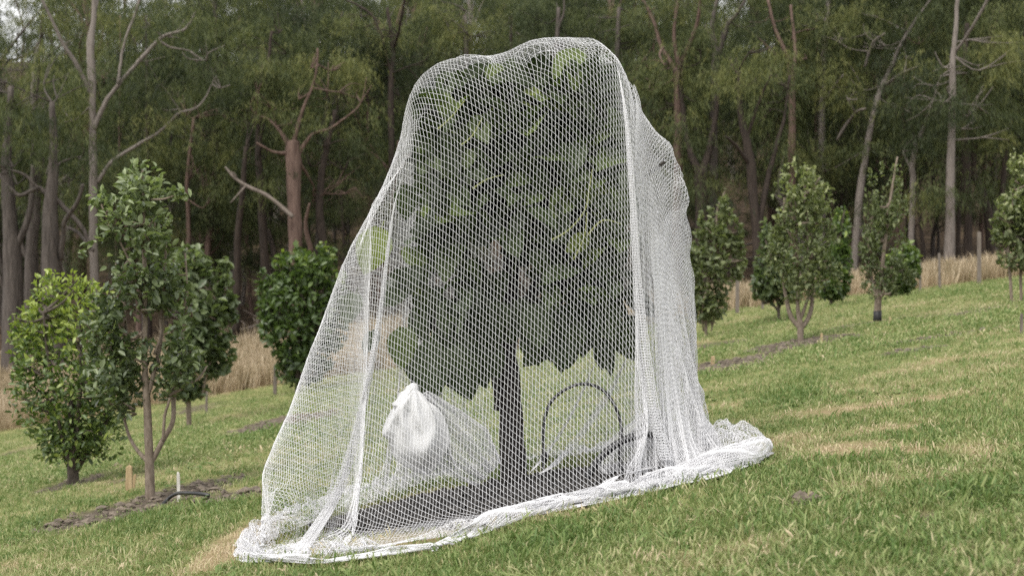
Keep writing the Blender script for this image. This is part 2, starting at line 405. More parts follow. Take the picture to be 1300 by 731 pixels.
pts, rot, scl, t = lay(x, y, lambda s, st, lu, mu, dr, fl, x, y: (dr > .4)&(rng.random(len(s)) > fl*.93), .55, 1.25, tilt=.1)
scatter('tall_dry_grass', pts, rot, scl*np.interp(pts[:, 1], [30, 33, 60], [.55, 1, 1.0]), rng.uniform(.15, 1, len(pts)), dv)
# broad-leaved weeds in the turf
def rosette(seed):
    r = np.random.default_rng(seed); V, F, T = [], [], []
    for k in range(9):
        a = k*2.4+r.normal(0, .2); ln = r.uniform(.03, .06); w = ln*.38; el = r.uniform(.15, .7)
        dx = np.array([math.cos(a), math.sin(a), 0]); s = np.array([-dx[1], dx[0], 0]); i = len(V); t0 = r.random()
        for q, (tt, ww) in enumerate(((0, .2), (.4, .9), (.75, 1.0))):
            c = dx*ln*tt*math.cos(el)+np.array([0, 0, .004+ln*math.sin(el)*tt*(1.3-tt*.6)]); V += [c-s*w*ww/2, c+s*w*ww/2]
        V.append(dx*ln+np.array([0, 0, .004+ln*math.sin(el)*.6])); F += [(i, i+1, i+3, i+2), (i+2, i+3, i+5, i+4), (i+4, i+5, i+6)]; T += [t0]*7
    me = bpy.data.meshes.new('weed_rosette'); me.from_pydata([tuple(v) for v in V], [], F); a = me.attributes.new('tint', 'FLOAT', 'POINT'); a.data.foreach_set('value', np.array(T, np.float32)); me.materials.append(GRASS)
    return bpy.data.objects.new('weed_rosette', me)
x, y = field(2600, 2.4, 14)
cl_ = noise3(np.stack([x, y, x*0], -1), .9); k = cl_ > .55
pts, rot, scl, t = lay(x[k], y[k], lawn_keep, .5, 1.1, tilt=.15)
scatter('lawn_weeds', pts, rot, scl, np.clip(rng.normal(.12, .08, len(pts)), 0, 1), [rosette(200+k) for k in range(4)])
# loose lumps of soil and bits of mulch
def lumps(name, n, area, size, mat, seed, want):
    r = np.random.default_rng(seed); mb = MB()
    k = 0; ico = None
    bm_v = np.array([(0, 0, 1), (.9, 0, .3), (.28, .85, .3), (-.72, .52, .3), (-.72, -.52, .3), (.28, -.85, .3), (.72, .52, -.3), (-.28, .85, -.3), (-.9, 0, -.3), (-.28, -.85, -.3), (.72, -.52, -.3), (0, 0, -1)])
    fs = [(0, 1, 2), (0, 2, 3), (0, 3, 4), (0, 4, 5), (0, 5, 1), (1, 6, 2), (2, 7, 3), (3, 8, 4), (4, 9, 5), (5, 10, 1), (6, 7, 2), (7, 8, 3), (8, 9, 4), (9, 10, 5), (10, 6, 1)]
    x = r.uniform(area[0], area[1], n); y = r.uniform(area[2], area[3], n)
    ms_ = masks(x, y); ok = want(*ms_)
    for X, Y in zip(x[ok], y[ok]):
        s = size*(.3+r.random()**2*1.4)
        v = bm_v*(1+r.uniform(-.3, .3, (12, 1)))*np.array([s*r.uniform(.7, 1.6), s*r.uniform(.7, 1.4), s*.6])
        a = r.random()*6.28; R = np.array([[math.cos(a), -math.sin(a), 0], [math.sin(a), math.cos(a), 0], [0, 0, 1]])
        mb.add(v@R.T+np.array([X, Y, float(gz(X, Y))]), fs, r.random())
    return tag(mb.obj(name, mat, smooth=False), kind='stuff')
SOILM = mat_noise('dry_soil', (.06, .048, .036), (.19, .155, .12), 30, bump=.5)
MULCH = mat_noise('dark_mulch', (.012, .011, .010), (.07, .064, .058), 40, bump=.5)
lumps('soil_clods', 26000, (-7, 7, 5, 18), .022, SOILM, 5, lambda s, st, lu, mu, dr, fl: (s > .55)&(mu < .3))
lumps('mulch_chips', 3800, (-1.1, 1.1, 4.3, 6.6), .016, MULCH, 6, lambda s, st, lu, mu, dr, fl: mu > .5)

# ================================================================ the gum forest
BARK_PALE = mat_noise('pale_gum_bark', (.070, .056, .047), (.19, .165, .145), 3.0, (4, 4, .5), c2=(.115, .094, .080), bump=.5, dist=.03)
BARK_GREY = mat_noise('grey_gum_bark', (.036, .029, .024), (.105, .088, .076), 3.5, (4, 4, .4), bump=.7, dist=.04)
BARK_DARK = mat_noise('dark_gum_bark', (.017, .012, .009), (.052, .038, .029), 4, (4, 4, .4), bump=.7, dist=.04)
BARK_RED = mat_noise('reddish_gum_bark', (.060, .036, .028), (.155, .105, .083), 3.5, (4, 4, .35), bump=.7, dist=.04)
DEAD = mat_noise('dead_wood', (.10, .080, .066), (.205, .172, .145), 4, (4, 4, .6), bump=.4, dist=.02)
GUM = mat_leaf('gum_leaves', [(0, (.022, .030, .014)), (.3, (.046, .060, .025)), (.55, (.088, .104, .038)), (.8, (.150, .156, .052)), (1, (.20, .17, .06))], rough=.6, trans=.25, spec=.2)
def gum_clump(rng, c, r, n, tint):
    """sprays of hanging leaves: twigs run out and droop, leaves hang along them"""
    m = max(4, n//13); k = 13
    an = rng.uniform(.75, 1.4, 3)
    p0 = np.clip(rng.normal(0, .46, (m, 3)), -1.15, 1.15)*r*np.array([an[0], an[1], .72*an[2]])
    keep = noise3(p0+c, .95) > .47
    p0 = p0[keep]; m = len(p0)
    if m == 0: return None
    out = p0/r+rng.normal(0, .6, (m, 3)); out[:, 2] = out[:, 2]*.3-rng.uniform(.0, .9, m)
    out /= np.linalg.norm(out, axis=1, keepdims=True)+1e-6
    ln = rng.uniform(.35, .95, m)
    s = rng.random((m, k)); st = np.clip(tint+rng.normal(0, .10, m)+.10*p0[:, 2]/r, 0, 1)  # higher sprays tinted lighter: sky light on the clump tops painted in
    p = p0[:, None]+out[:, None]*(s*ln[:, None])[..., None]+np.array([0, 0, -1])*((s**2)*ln[:, None]*.35)[..., None]+rng.normal(0, .055, (m, k, 3))
    n = m*k; p = p.reshape(-1, 3)
    D = np.stack([rng.normal(0, .33, n), rng.normal(0, .33, n), -np.ones(n)*rng.uniform(.5, 1.2, n)], -1)+np.repeat(out, k, 0)*.45
    N = rng.standard_normal((n, 3))
    t = np.clip(np.repeat(np.minimum(st, .74), k)+rng.normal(0, .07, n), 0, 1)
    return p+c, D, N, rng.uniform(.14, .30, n), rng.uniform(.045, .085, n), t
def crown_mesh(name, rng, clumps, base, dens=1.0):
    parts = []
    for c, r, t in clumps:
        t = .36+(t-.36)*1.6+.05+rng.normal(0, .05)
        q = gum_clump(rng, c, r*1.12, int(1450*dens*(r/.8)**2), t)
        if q is not None: parts.append(q)
    C, D, N, L, W, T = (np.concatenate([p[k] for p in parts]) for k in range(6))
    V, F, tt = leaf_cloud(C, D, N, L, W, T, fold=.05, quad='tri')
    return tri_mesh(name, V, F, tt, GUM, offset=base)
def gum_tree(label, Y, bark, limbs, crowns, group=None, seed=0, dens=1.0, twigs=True, name='gum_tree', shared=None):
    """limbs: polylines of (px, py, width px) of the photograph at Y metres; crowns: (px, py, radius px, tint)"""
    rng = np.random.default_rng(1000+seed); S = Y/1600
    mb = MB(); nodes = []
    first = limbs[0][0]
    bx = (first[0]-650)*S; base = np.array([bx, Y, float(gz(bx, Y))])
    for li, pl in enumerate(limbs):
        dy = 0 if li == 0 else rng.normal(0, 1.1)
        pts = []
        for k, (px, py, w) in enumerate(pl):
            p = at(px, py, Y); p[1] += dy*(k/max(len(pl)-1, 1)); pts.append(list(p)+[w*S*.5*(.85 if shared is None else .62)])
        if li == 0 and pts[0][2] > base[2]-.2:
            pts = [[base[0], base[1], base[2]-.3, pts[0][3]*1.35]]+pts
        elif li == 0:
            pts[0][2] = base[2]-.3; pts[0][3] *= 1.25
        sp = spline(pts, 6)
        wob = np.cumsum(rng.normal(0, .012, (len(sp), 3)), 0); wob -= np.linspace(0, 1, len(sp))[:, None]*wob[-1]
        q = sp[:, :3]+wob*np.array([1, 1, .3])
        tube(mb, q, np.maximum(sp[:, 3], .012), 9 if li == 0 else 6, rough=.16, tint=rng.random())
        nodes.append(q[len(q)//3:])
    nodes = np.concatenate(nodes)
    cl = []
    for px, py, r, t in crowns:
        c = at(px, py, Y); c[1] += rng.normal(.9, 1.0); cl.append((c, r*S, t))
        if twigs and rng.random() < .55:
            k = np.argmin(np.linalg.norm(nodes-c, axis=1)+np.maximum(0, nodes[:, 2]-c[2])*2)
            a = nodes[k]; mid = (a+c)/2+rng.normal(0, .25, 3)+np.array([0, 0, -.12])
            e = c+np.array([0, 0, r*S*.3])
            tube(mb, spline([a, mid, e], 4), np.linspace(.034, .010, 9), 5, tint=.5)
            for q in range(2):
                e2 = c+rng.normal(0, r*S*.5, 3); tube(mb, spline([mid, (mid+e2)/2+rng.normal(0, .12, 3), e2], 3), np.linspace(.028, .01, 7), 4)
    root = empty(name, base, label, 'tree', group)
    mb.obj('trunk', bark, root)
    if cl and shared is None:
        for k in range(3):
            lx, ly = first[0]+rng.normal(0, 34), rng.uniform(165, 262)
            c = at(lx, ly, Y); c[1] += rng.normal(0, 1.5); cl.append((c, rng.uniform(15, 24)*S, float(np.clip(rng.normal(.34, .09), .1, .6))))
    if cl:
        if shared is None: o = link('crown', crown_mesh('crown', rng, cl, base, dens)); o.parent = root
        else:
            o = bpy.data.objects.new('crown', shared); COL.objects.link(o); o.parent = root; o.rotation_euler = (0, 0, rng.random()*6.28); o.scale = (1, 1, rng.uniform(.85, 1.2))
        o['kind'] = 'stuff'
    return root
def fill(rng, n, cx, cy, rx, ry, rmin, rmax, t, ts=.1):
    out = []
    for k in range(n):
        a = rng.random()*6.28; q = math.sqrt(rng.random())
        out.append((cx+math.cos(a)*q*rx, cy+math.sin(a)*q*ry, rng.uniform(rmin, rmax), float(np.clip(rng.normal(t, ts), .05, .95))))
    return out
fr_ = np.random.default_rng(5)
F_ = lambda *a: fill(fr_, *a)
gum_tree('tall gum with pale forked trunk rising behind the leafy sapling', 44, BARK_PALE,
    [[(120, 420, 14), (118, 300, 12), (117, 230, 12), (116, 165, 10), (117, 100, 9), (116, 40, 8), (122, -60, 6)],
     [(116, 120, 7), (103, 85, 6), (88, 60, 5), (75, 25, 4), (58, -20, 3)],
     [(119, 165, 9), (133, 130, 7), (150, 105, 6), (180, 70, 6), (205, 45, 5), (232, 35, 4), (245, 12, 2)],
     [(150, 107, 5), (155, 60, 4), (172, 8, 4), (185, -30, 3)],
     [(122, 232, 7), (140, 205, 6), (165, 185, 5), (195, 165, 4), (220, 140, 4), (245, 128, 3), (265, 88, 2)],
     [(114, 112, 5), (106, 50, 5), (112, -10, 4), (108, -50, 3)],
     [(200, 50, 4), (215, 58, 3), (238, 62, 2), (245, 75, 2)]],
    [(80, 110, 26, .50), (55, 130, 28, .52), (95, 150, 24, .5), (170, 145, 30, .78), (150, 160, 22, .75), (195, 150, 20, .62), (230, 130, 26, .42), (205, 20, 24, .35), (262, 60, 28, .38), (240, 20, 24, .4), (70, -25, 30, .3), (185, -40, 30, .35)]+F_(8, 230, 85, 60, 60, 20, 32, .36, .1), seed=1)
gum_tree('gnarled grey gum with bare pale limbs at the left edge', 42, BARK_GREY,
    [[(72, 450, 30), (66, 330, 25), (66, 260, 20), (70, 200, 13), (66, 130, 8)],
     [(114, 314, 6), (106, 290, 6), (95, 276, 7), (75, 256, 8), (60, 245, 8), (48, 239, 7), (25, 247, 6), (12, 238, 5), (-4, 220, 5)],
     [(62, 245, 6), (60, 222, 5), (66, 205, 4), (82, 194, 3)], [(60, 222, 5), (58, 200, 3), (60, 185, 2)],
     [(118, 318, 6), (105, 306, 5), (85, 290, 5), (62, 284, 4)], [(78, 330, 8), (85, 300, 8), (92, 280, 7), (110, 262, 6), (122, 240, 5)],
     [(50, 240, 5), (32, 222, 4), (10, 215, 3)]],
    F_(9, 45, 190, 60, 45, 20, 30, .42, .1)+F_(6, 30, 90, 45, 50, 22, 32, .45, .1), seed=2)
gum_tree('thick grey gum trunk at the far left above the pale green bush', 43, BARK_GREY,
    [[(18, 450, 34), (18, 330, 26), (12, 260, 20), (8, 190, 14), (14, 110, 9)], [(18, 320, 12), (40, 270, 9), (44, 210, 7)], [(-4, 350, 9), (20, 395, 7), (40, 430, 5)]],
    F_(10, 5, 150, 45, 70, 22, 32, .40, .09)+[(20, 250, 24, .42), (8, 215, 22, .5)], seed=3)
gum_tree('grey gum trunk with furrowed bark left of the leafy sapling', 45, BARK_GREY,
    [[(42, 450, 24), (40, 350, 20), (44, 280, 16), (52, 200, 10)], [(88, 440, 14), (84, 350, 12), (88, 290, 10)], [(42, 340, 9), (22, 300, 8), (8, 270, 7)]],
    F_(7, 60, 220, 50, 40, 18, 26, .36, .08), seed=4)
gum_tree('stout reddish gum with a broken top left of the net', 45, BARK_RED,
    [[(372, 430, 26), (374, 330, 22), (373, 260, 21), (371, 205, 25), (372, 180, 20)],
     [(372, 195, 9), (352, 165, 6), (338, 150, 4), (318, 140, 3)], [(376, 200, 8), (395, 172, 5), (420, 163, 4), (440, 150, 3)], [(371, 190, 8), (384, 140, 5), (398, 105, 4), (402, 60, 3)],
     [(366, 195, 7), (350, 195, 4), (330, 185, 3)], [(362, 330, 7), (396, 325, 8), (392, 290, 6), (400, 262, 3)], [(380, 205, 5), (392, 230, 3), (394, 248, 2)]],
    F_(8, 345, 110, 50, 45, 18, 27, .46, .1)+F_(6, 430, 110, 40, 60, 20, 28, .50, .12)+[(422, 62, 30, .66), (440, 75, 24, .66), (400, 100, 26, .52), (465, 105, 26, .5)]+F_(6, 430, 230, 40, 50, 18, 26, .22, .06), seed=5)
gum_tree('slim dark gum with a long pale dead limb across it', 47, BARK_DARK,
    [[(338, 430, 14), (335, 330, 13), (330, 250, 12), (325, 180, 9), (335, 120, 6), (345, 40, 4)], [(362, 400, 8), (348, 330, 8), (337, 290, 8)], [(325, 205, 5), (332, 170, 5), (345, 120, 4), (352, 80, 3)]],
    F_(9, 310, 90, 55, 60, 18, 28, .36, .1)+F_(6, 290, 190, 40, 40, 18, 25, .28, .08)+F_(5, 330, 30, 50, 40, 20, 28, .42), seed=6)
deadm = MB()
pts = np.array([list(at(x, y, 44.5))+[w*44.5/3200] for x, y, w in ((286, 212, 2), (298, 226, 4), (315, 237, 5), (335, 246, 5), (352, 258, 5), (372, 276, 6))])
tube(deadm, spline(pts[:, :3], 5), np.interp(np.linspace(0, 5, 26), range(6), pts[:, 3]), 7, rough=.2)
for a, b in (((312, 236), (292, 258)), ((300, 226), (290, 218))):
    tube(deadm, spline([at(*a, 44.5), at((a[0]+b[0])/2+2, (a[1]+b[1])/2-2, 44.4), at(*b, 44.3)], 4), np.linspace(.045, .018, 9), 5)
tag(deadm.obj('dead_branch', DEAD, loc=at(330, 245, 44.5)), 'long bare pale dead branch leaning on the stout reddish gum', 'branch')
gum_tree('stout dark gum forking low just right of the net', 46, BARK_DARK,
    [[(893, 340, 24), (892, 270, 21), (890, 215, 20)], [(890, 225, 13), (878, 190, 10), (872, 150, 8), (866, 80, 5)], [(893, 220, 13), (905, 180, 10), (912, 140, 7), (918, 90, 4)]],
    F_(9, 880, 130, 45, 45, 18, 28, .40, .08)+F_(6, 870, 40, 40, 50, 20, 28, .38), seed=7)
gum_tree('dark gum with a wide V fork behind the roundest grey green orchard tree', 44, BARK_DARK,
    [[(962, 345, 14), (958, 265, 14), (955, 215, 14), (948, 175, 12), (940, 140, 9), (938, 90, 6)], [(962, 290, 11), (972, 250, 9), (981, 215, 8), (1000, 150, 5), (1010, 90, 4)], [(952, 212, 6), (930, 190, 5), (914, 180, 3)], [(948, 175, 5), (962, 130, 4), (975, 100, 3)]],
    F_(11, 965, 95, 60, 50, 18, 28, .42, .1)+[(925, 85, 24, .6), (945, 100, 22, .52), (1000, 175, 24, .3), (985, 190, 22, .26)], seed=8)
gum_tree('reddish branching gum high behind the right shoulder of the net', 47, BARK_RED,
    [[(857, 330, 17), (860, 200, 14), (862, 130, 13), (862, 88, 14)], [(860, 92, 9), (842, 58, 6), (833, 20, 5), (816, -15, 4)], [(863, 88, 9), (855, 40, 5), (862, -10, 4)], [(865, 80, 8), (880, 45, 6), (887, 0, 4)], [(842, 60, 5), (836, 75, 3), (840, 90, 2)], [(866, 60, 4), (894, 60, 2)]],
    F_(10, 840, 110, 45, 50, 18, 28, .36, .08)+F_(6, 850, 10, 50, 30, 18, 26, .42), seed=9)
gum_tree('gum with a grey splintered upper trunk beside the reddish one', 49, BARK_GREY,
    [[(908, 330, 13), (905, 200, 12), (906, 110, 12), (909, 70, 13), (905, 35, 7), (914, -10, 5)], [(911, 70, 9), (922, 36, 7), (936, 18, 5), (950, -10, 3)], [(907, 60, 6), (896, 30, 4)]],
    F_(9, 920, 40, 45, 50, 18, 28, .40, .08)+F_(5, 890, 160, 40, 40, 18, 26, .34), seed=10)
gum_tree('pale gum leaning right behind the tallest orchard tree', 48, BARK_PALE,
    [[(1085, 345, 12), (1092, 250, 11), (1100, 190, 10), (1108, 150, 9), (1120, 115, 9), (1130, 95, 8), (1142, 62, 5), (1160, 30, 4), (1188, -10, 3)], [(1124, 108, 5), (1135, 100, 4), (1144, 98, 3)], [(1098, 85, 4), (1103, 60, 4), (1114, 50, 3)], [(1062, 178, 4), (1076, 150, 4), (1086, 146, 3)]],
    F_(8, 1085, 105, 40, 40, 18, 28, .60, .1)+F_(7, 1110, 40, 50, 50, 20, 30, .42, .1)+[(1050, 200, 26, .36), (1070, 190, 24, .38), (1055, 20, 30, .5), (1100, 20, 28, .5)], seed=11)
gum_tree('straight pale grey gum trunk tallest on the right side', 43, BARK_PALE,
    [[(1207, 360, 18), (1208, 260, 13), (1208, 190, 12), (1210, 120, 10), (1212, 70, 8), (1216, 20, 6), (1215, -40, 5)], [(1213, 66, 5), (1222, 42, 4), (1233, 5, 4)]],
    F_(10, 1250, 65, 50, 35, 20, 30, .48, .09)+F_(8, 1190, 120, 45, 60, 20, 30, .26, .06)+F_(5, 1260, 140, 40, 40, 20, 28, .40, .08), seed=12)
gum_tree('thin leaning pale gum right of the spire shaped orchard tree', 46, BARK_PALE,
    [[(1155, 345, 10), (1158, 240, 9), (1158, 205, 9), (1168, 175, 7), (1180, 140, 5), (1195, 95, 3)], [(1157, 215, 4), (1152, 190, 3)]],
    F_(8, 1165, 150, 40, 50, 18, 28, .26, .06), seed=13)
gum_tree('dark straight gum trunk close right of the pale grey one', 46, BARK_DARK,
    [[(1228, 350, 13), (1228, 220, 12), (1225, 120, 9), (1228, 30, 6)]], F_(9, 1225, 170, 50, 50, 18, 28, .30, .07), seed=14)
gum_tree('bent black gum trunk near the right edge', 47, BARK_DARK,
    [[(1258, 345, 14), (1256, 280, 14), (1247, 245, 11), (1236, 215, 9), (1240, 150, 7), (1250, 80, 5)], [(1275, 345, 9), (1272, 250, 8), (1282, 150, 6)]],
    F_(8, 1275, 150, 40, 50, 18, 28, .38, .08)+F_(6, 1280, 40, 40, 50, 20, 30, .40, .08), seed=15)
gum_tree('pale bare gum stem high up between the pear tree tops and the sky', 50, BARK_PALE,
    [[(1046, 345, 12), (1044, 220, 11), (1046, 110, 10), (1048, 60, 9), (1053, -10, 6)], [(1046, 120, 5), (1030, 90, 3)], [(1044, 130, 4), (1058, 105, 3)]],
    F_(8, 1020, 60, 50, 60, 18, 28, .38, .09)+F_(5, 1030, 150, 40, 40, 18, 26, .40), seed=16)
gum_tree('gum with reddish upper boughs above the tallest orchard tree', 48, BARK_RED,
    [[(1008, 345, 12), (1006, 220, 11), (1005, 110, 10), (1000, 75, 8), (985, 40, 5), (975, 0, 4)], [(1005, 115, 8), (1012, 60, 6), (1010, 0, 4)]],
    F_(10, 1000, 50, 50, 60, 18, 28, .36, .09), seed=17)
gum_tree('twiggy gum with a dark bare fork above the left end of the net top', 50, BARK_DARK,
    [[(500, 400, 12), (500, 250, 10), (498, 120, 9), (500, 60, 7), (492, 10, 4)], [(500, 65, 5), (512, 40, 4), (522, 5, 3)], [(498, 100, 4), (478, 30, 3), (455, 8, 3), (440, 2, 2)]],
    F_(8, 500, 70, 45, 50, 18, 28, .24, .06)+F_(4, 470, 30, 40, 30, 18, 26, .42), seed=18)
gum_tree('bushy bright gum behind the middle of the net', 52, BARK_GREY,
    [[(590, 400, 13), (588, 250, 11), (592, 120, 9), (590, 20, 6)]], F_(14, 575, 45, 60, 45, 18, 28, .50, .1), seed=19)
gum_tree('dark gum behind the peak of the net', 50, BARK_GREY,
    [[(700, 400, 13), (703, 250, 11), (705, 120, 9), (709, 10, 6)], [(708, 40, 4), (716, 15, 3), (715, -10, 2)]], F_(14, 690, 40, 60, 45, 18, 28, .28, .07), seed=20)
gum_tree('olive crowned gum between the net peak and the reddish boughs', 51, BARK_GREY,
    [[(780, 400, 13), (778, 250, 11), (782, 120, 9), (786, 10, 6)]], F_(14, 785, 55, 50, 60, 18, 28, .38, .08), seed=21)
gum_tree('rust coloured thin gum behind the gap right of the sapling', 50, BARK_RED,
    [[(238, 430, 8), (240, 300, 7), (238, 230, 6), (246, 150, 5)], [(252, 430, 10), (256, 320, 9), (264, 240, 7)]], F_(10, 255, 140, 55, 55, 18, 28, .36, .1)+F_(4, 240, 240, 40, 30, 16, 24, .30), seed=22)
gum_tree('crooked dark gum leaning over the dry grass left of the net', 46, BARK_DARK,
    [[(415, 430, 14), (412, 330, 13), (405, 260, 11), (412, 200, 9), (425, 140, 6)], [(300, 425, 12), (303, 330, 11), (310, 260, 9), (318, 190, 6)], [(398, 400, 6), (372, 365, 5), (360, 330, 4)]],
    F_(8, 415, 180, 40, 45, 18, 26, .28, .08)+F_(5, 300, 150, 35, 50, 18, 26, .40), seed=23)
# the hillside behind, closed with whole trees copied from six
protos = []
for k in range(6):
    r = np.random.default_rng(700+k); mb = MB(); H = r.uniform(12, 16)
    p = np.array([[0, 0, -.5], [r.normal(0, .3), 0, H*.3], [r.normal(0, .8), r.normal(0, .5), H*.65], [r.normal(0, 1.2), r.normal(0, .8), H*.95]])
    sp = spline(p, 6); tube(mb, sp, np.linspace(.26, .06, len(sp)), 7, rough=.15)
    cl = []
    for q in range(17):
        h = H*r.uniform(.22 if q > 12 else .40, 1.0); a = r.random()*6.28; rad = (1.2+2.3*math.sin(min(1, (1.12-h/H)*1.6)*1.57))*math.sqrt(r.random())
        c = np.array([math.cos(a)*rad, math.sin(a)*rad, h]); cl.append((c, r.uniform(.75, 1.2), float(np.clip(r.normal(.36, .1), .1, .75))))
        b = sp[int(np.clip(h/H*.8, .1, .95)*len(sp))]
        tube(mb, spline([b, (b+c)/2+r.normal(0, .2, 3), c], 4), np.linspace(.07, .02, 9), 5)
    protos.append((mb.build('trunk', [BARK_GREY, BARK_RED, BARK_PALE][k % 3]), crown_mesh('crown', r, cl, np.zeros(3), .9)))
# further stems in the gloom between the named trees: a row nobody could tell apart
thin = [(190, 52), (212, 55), (275, 54), (318, 56), (350, 58), (392, 55), (440, 54), (470, 56), (868, 57), (925, 58), (985, 56), (1030, 54), (1062, 52), (1075, 57), (1118, 54), (1140, 50), (1178, 52), (1190, 56), (1217, 50), (1238, 53), (1248, 56), (1268, 52), (1290, 50), (1310, 53), (1175, 48), (-15, 52), (30, 56), (150, 54), (640, 56), (745, 57), (545, 55), (820, 54)]
for k, (px, Y) in enumerate(thin):
    r = np.random.default_rng(300+k); ln = r.normal(0, 14); w = r.uniform(5, 12)
    low = 60 if px > 850 else 40
    gum_tree('slim dark gum stem in the shade among the forest trees', Y, [BARK_DARK, BARK_GREY, BARK_DARK, BARK_RED][k % 4],
        [[(px, 400, w), (px+ln*.3+r.normal(0, 3), 300, w*.9), (px+ln*.6, 220, w*.8), (px+ln, 120, w*.6), (px+ln*1.3, 20, w*.4)], [(px+ln*.5, 240, w*.5), (px+ln*.5+r.normal(0, 22), 170, w*.35), (px+r.normal(0, 40), 110, w*.2)]],
        F_(7, px+ln, 90, 50, 70, 20, 30, .34, .10)+F_(4, px, 190+r.uniform(-20, 30), 40, 35, 16, 26, .24, .06), group='slim gums in the shade of the forest', seed=100+k, shared=protos[k % 6][1])
r = np.random.default_rng(77)
spots = []
for Y in (62, 69, 77, 86, 96, 108, 122, 138, 156, 178, 200):
    half = .58*Y; n = int(2*half/(4.2+Y*.016))
    for k in range(n):
        spots.append((-half+(k+.5+r.normal(0, .28))*2*half/n, Y+r.normal(0, 2.5)))
for k, (X, Y) in enumerate(spots):
    px = 650+X/Y*1600
    sky_gap = (-40 < px < 62 and Y > 60) or (112 < px < 172 and Y > 75)
    clear = 905 < px < 955 and Y < 95
    if clear: continue
    s = r.uniform(.85, 1.2)*(1+.12*(Y > 100)+.25*(Y > 165))
    if sky_gap: s *= .62
    tm, cm = protos[int(r.integers(6))]
    root = empty('gum_tree', (X, Y, float(gz(X, Y))), 'gum tree with a dark olive crown in the mass on the hillside', 'tree', 'gum trees massed on the hillside')
    root.rotation_euler = (0, 0, r.random()*6.28); root.scale = (s, s, s*r.uniform(.9, 1.15))
    for nm, me in (('trunk', tm), ('crown', cm)):
        o = bpy.data.objects.new(nm, me); COL.objects.link(o); o.parent = root
        if nm == 'crown': o['kind'] = 'stuff'
# low young gums between the trunks
for k in range(70):
    Y = r.uniform(50, 74); X = (r.random()*2-1)*.45*Y; px = 650+X/Y*1600
    if 900 < px < 960: continue
    tm, cm = protos[int(r.integers(6))]; s = r.uniform(.30, .5)
    root = empty('young_gum', (X, Y, float(gz(X, Y))), 'low young gum filling the shade between the forest trunks', 'tree', 'young gums under the forest')
    root.rotation_euler = (0, 0, r.random()*6.28); root.scale = (s*1.3, s*1.3, s)
    for nm, me in (('trunk', tm), ('crown', cm)):
        o = bpy.data.objects.new(nm, me); COL.objects.link(o); o.parent = root
        if nm == 'crown': o['kind'] = 'stuff'
# fallen wood on the forest floor
r = np.random.default_rng(31)
for k, (px, Y) in enumerate(((900, 52), (930, 60), (1090, 51), (1170, 50), (1235, 49), (1180, 55), (60, 49), (1290, 51), (945, 66), (310, 50))):
    c = np.array([(px-650)/1600*Y, Y, 0]); a = r.uniform(-.5, .5); Ln = r.uniform(1.2, 3.2); pp = []
    for t in np.linspace(-1, 1, 6):
        x = c[0]+math.cos(a)*t*Ln; y = c[1]+math.sin(a)*t*Ln; pp.append([x, y, float(gz(x, y))+.12+r.random()*.2+.12*(t+1)])
    mb = MB(); sp = spline(pp, 4); tube(mb, sp, np.linspace(.11, .03, len(sp)), 6, rough=.2)
    for q in range(3):
        b = sp[r.integers(5, len(sp)-3)]; tube(mb, spline([b, b+np.array([r.normal(0, .3), r.normal(0, .3), .3]), b+np.array([r.normal(0, .6), r.normal(0, .5), .6])], 3), np.linspace(.035, .012, 7), 5)
    tag(mb.obj('fallen_branch', DEAD if k % 2 else BARK_GREY, loc=pp[2]), 'fallen bare branch lying among the gum trunks', 'branch', 'fallen branches on the forest floor')

# ================================================================ the orchard
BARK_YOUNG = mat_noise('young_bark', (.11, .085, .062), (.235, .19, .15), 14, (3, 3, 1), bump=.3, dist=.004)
BARK_YOUNG_DARK = mat_noise('dark_young_bark', (.035, .028, .022), (.105, .085, .068), 14, (3, 3, 1), bump=.4, dist=.004)  # darker bark for the bushes and some small trees
LEAF_DEEP = mat_leaf('deep_green_leaves', [(0, (.028, .048, .018)), (.4, (.065, .102, .034)), (.7, (.12, .175, .048)), (1, (.30, .36, .085))], rough=.38, spec=.5)
LEAF_APPLE = mat_leaf('grey_green_leaves', [(0, (.042, .062, .030)), (.4, (.082, .112, .050)), (.7, (.14, .175, .080)), (1, (.30, .35, .19))], rough=.42, spec=.5)
LEAF_SAGE = mat_leaf('sage_leaves', [(0, (.065, .085, .040)), (.4, (.125, .150, .070)), (.7, (.20, .225, .105)), (1, (.33, .35, .18))], rough=.5)
def crown_points(rng, ell, Y, n, gap=.42, f=6.0, deep=1.0, z_shell=.4):
    """points through a set of ellipses (px, py, rx px, ry px) given real depth"""
    S = Y/1600; P = []; O = []
    ar = np.array([e[2]*e[2]*e[3] for e in ell], float)**.75; ar /= ar.sum()
    cen0 = np.array([np.average([e[0] for e in ell], weights=ar), Y])
    for (px, py, rx, ry), a in zip(ell, ar):
        m = int(n*a*1.9)+8
        d = rng.standard_normal((m, 3)); d /= np.linalg.norm(d, axis=1, keepdims=True)
        q = d*(rng.random(m)**z_shell)[:, None]
        c = at(px, py, Y)
        p = c+q*np.array([rx*S, rx*S*deep, ry*S])
        P.append(p); O.append(d*np.array([1, 1, .6]))
    P = np.concatenate(P); O = np.concatenate(O)
    k = fbm(P, f, 2) > gap
    P, O = P[k], O[k]
    if len(P) > n:
        s = rng.permutation(len(P))[:n]; P, O = P[s], O[s]
    return P, O
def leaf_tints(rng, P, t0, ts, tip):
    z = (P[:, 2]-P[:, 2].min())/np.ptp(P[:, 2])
    return np.clip(rng.normal(t0, ts, len(P))+tip*np.clip((z-.5)/.4, 0, 1)*rng.random(len(P)), 0, 1)
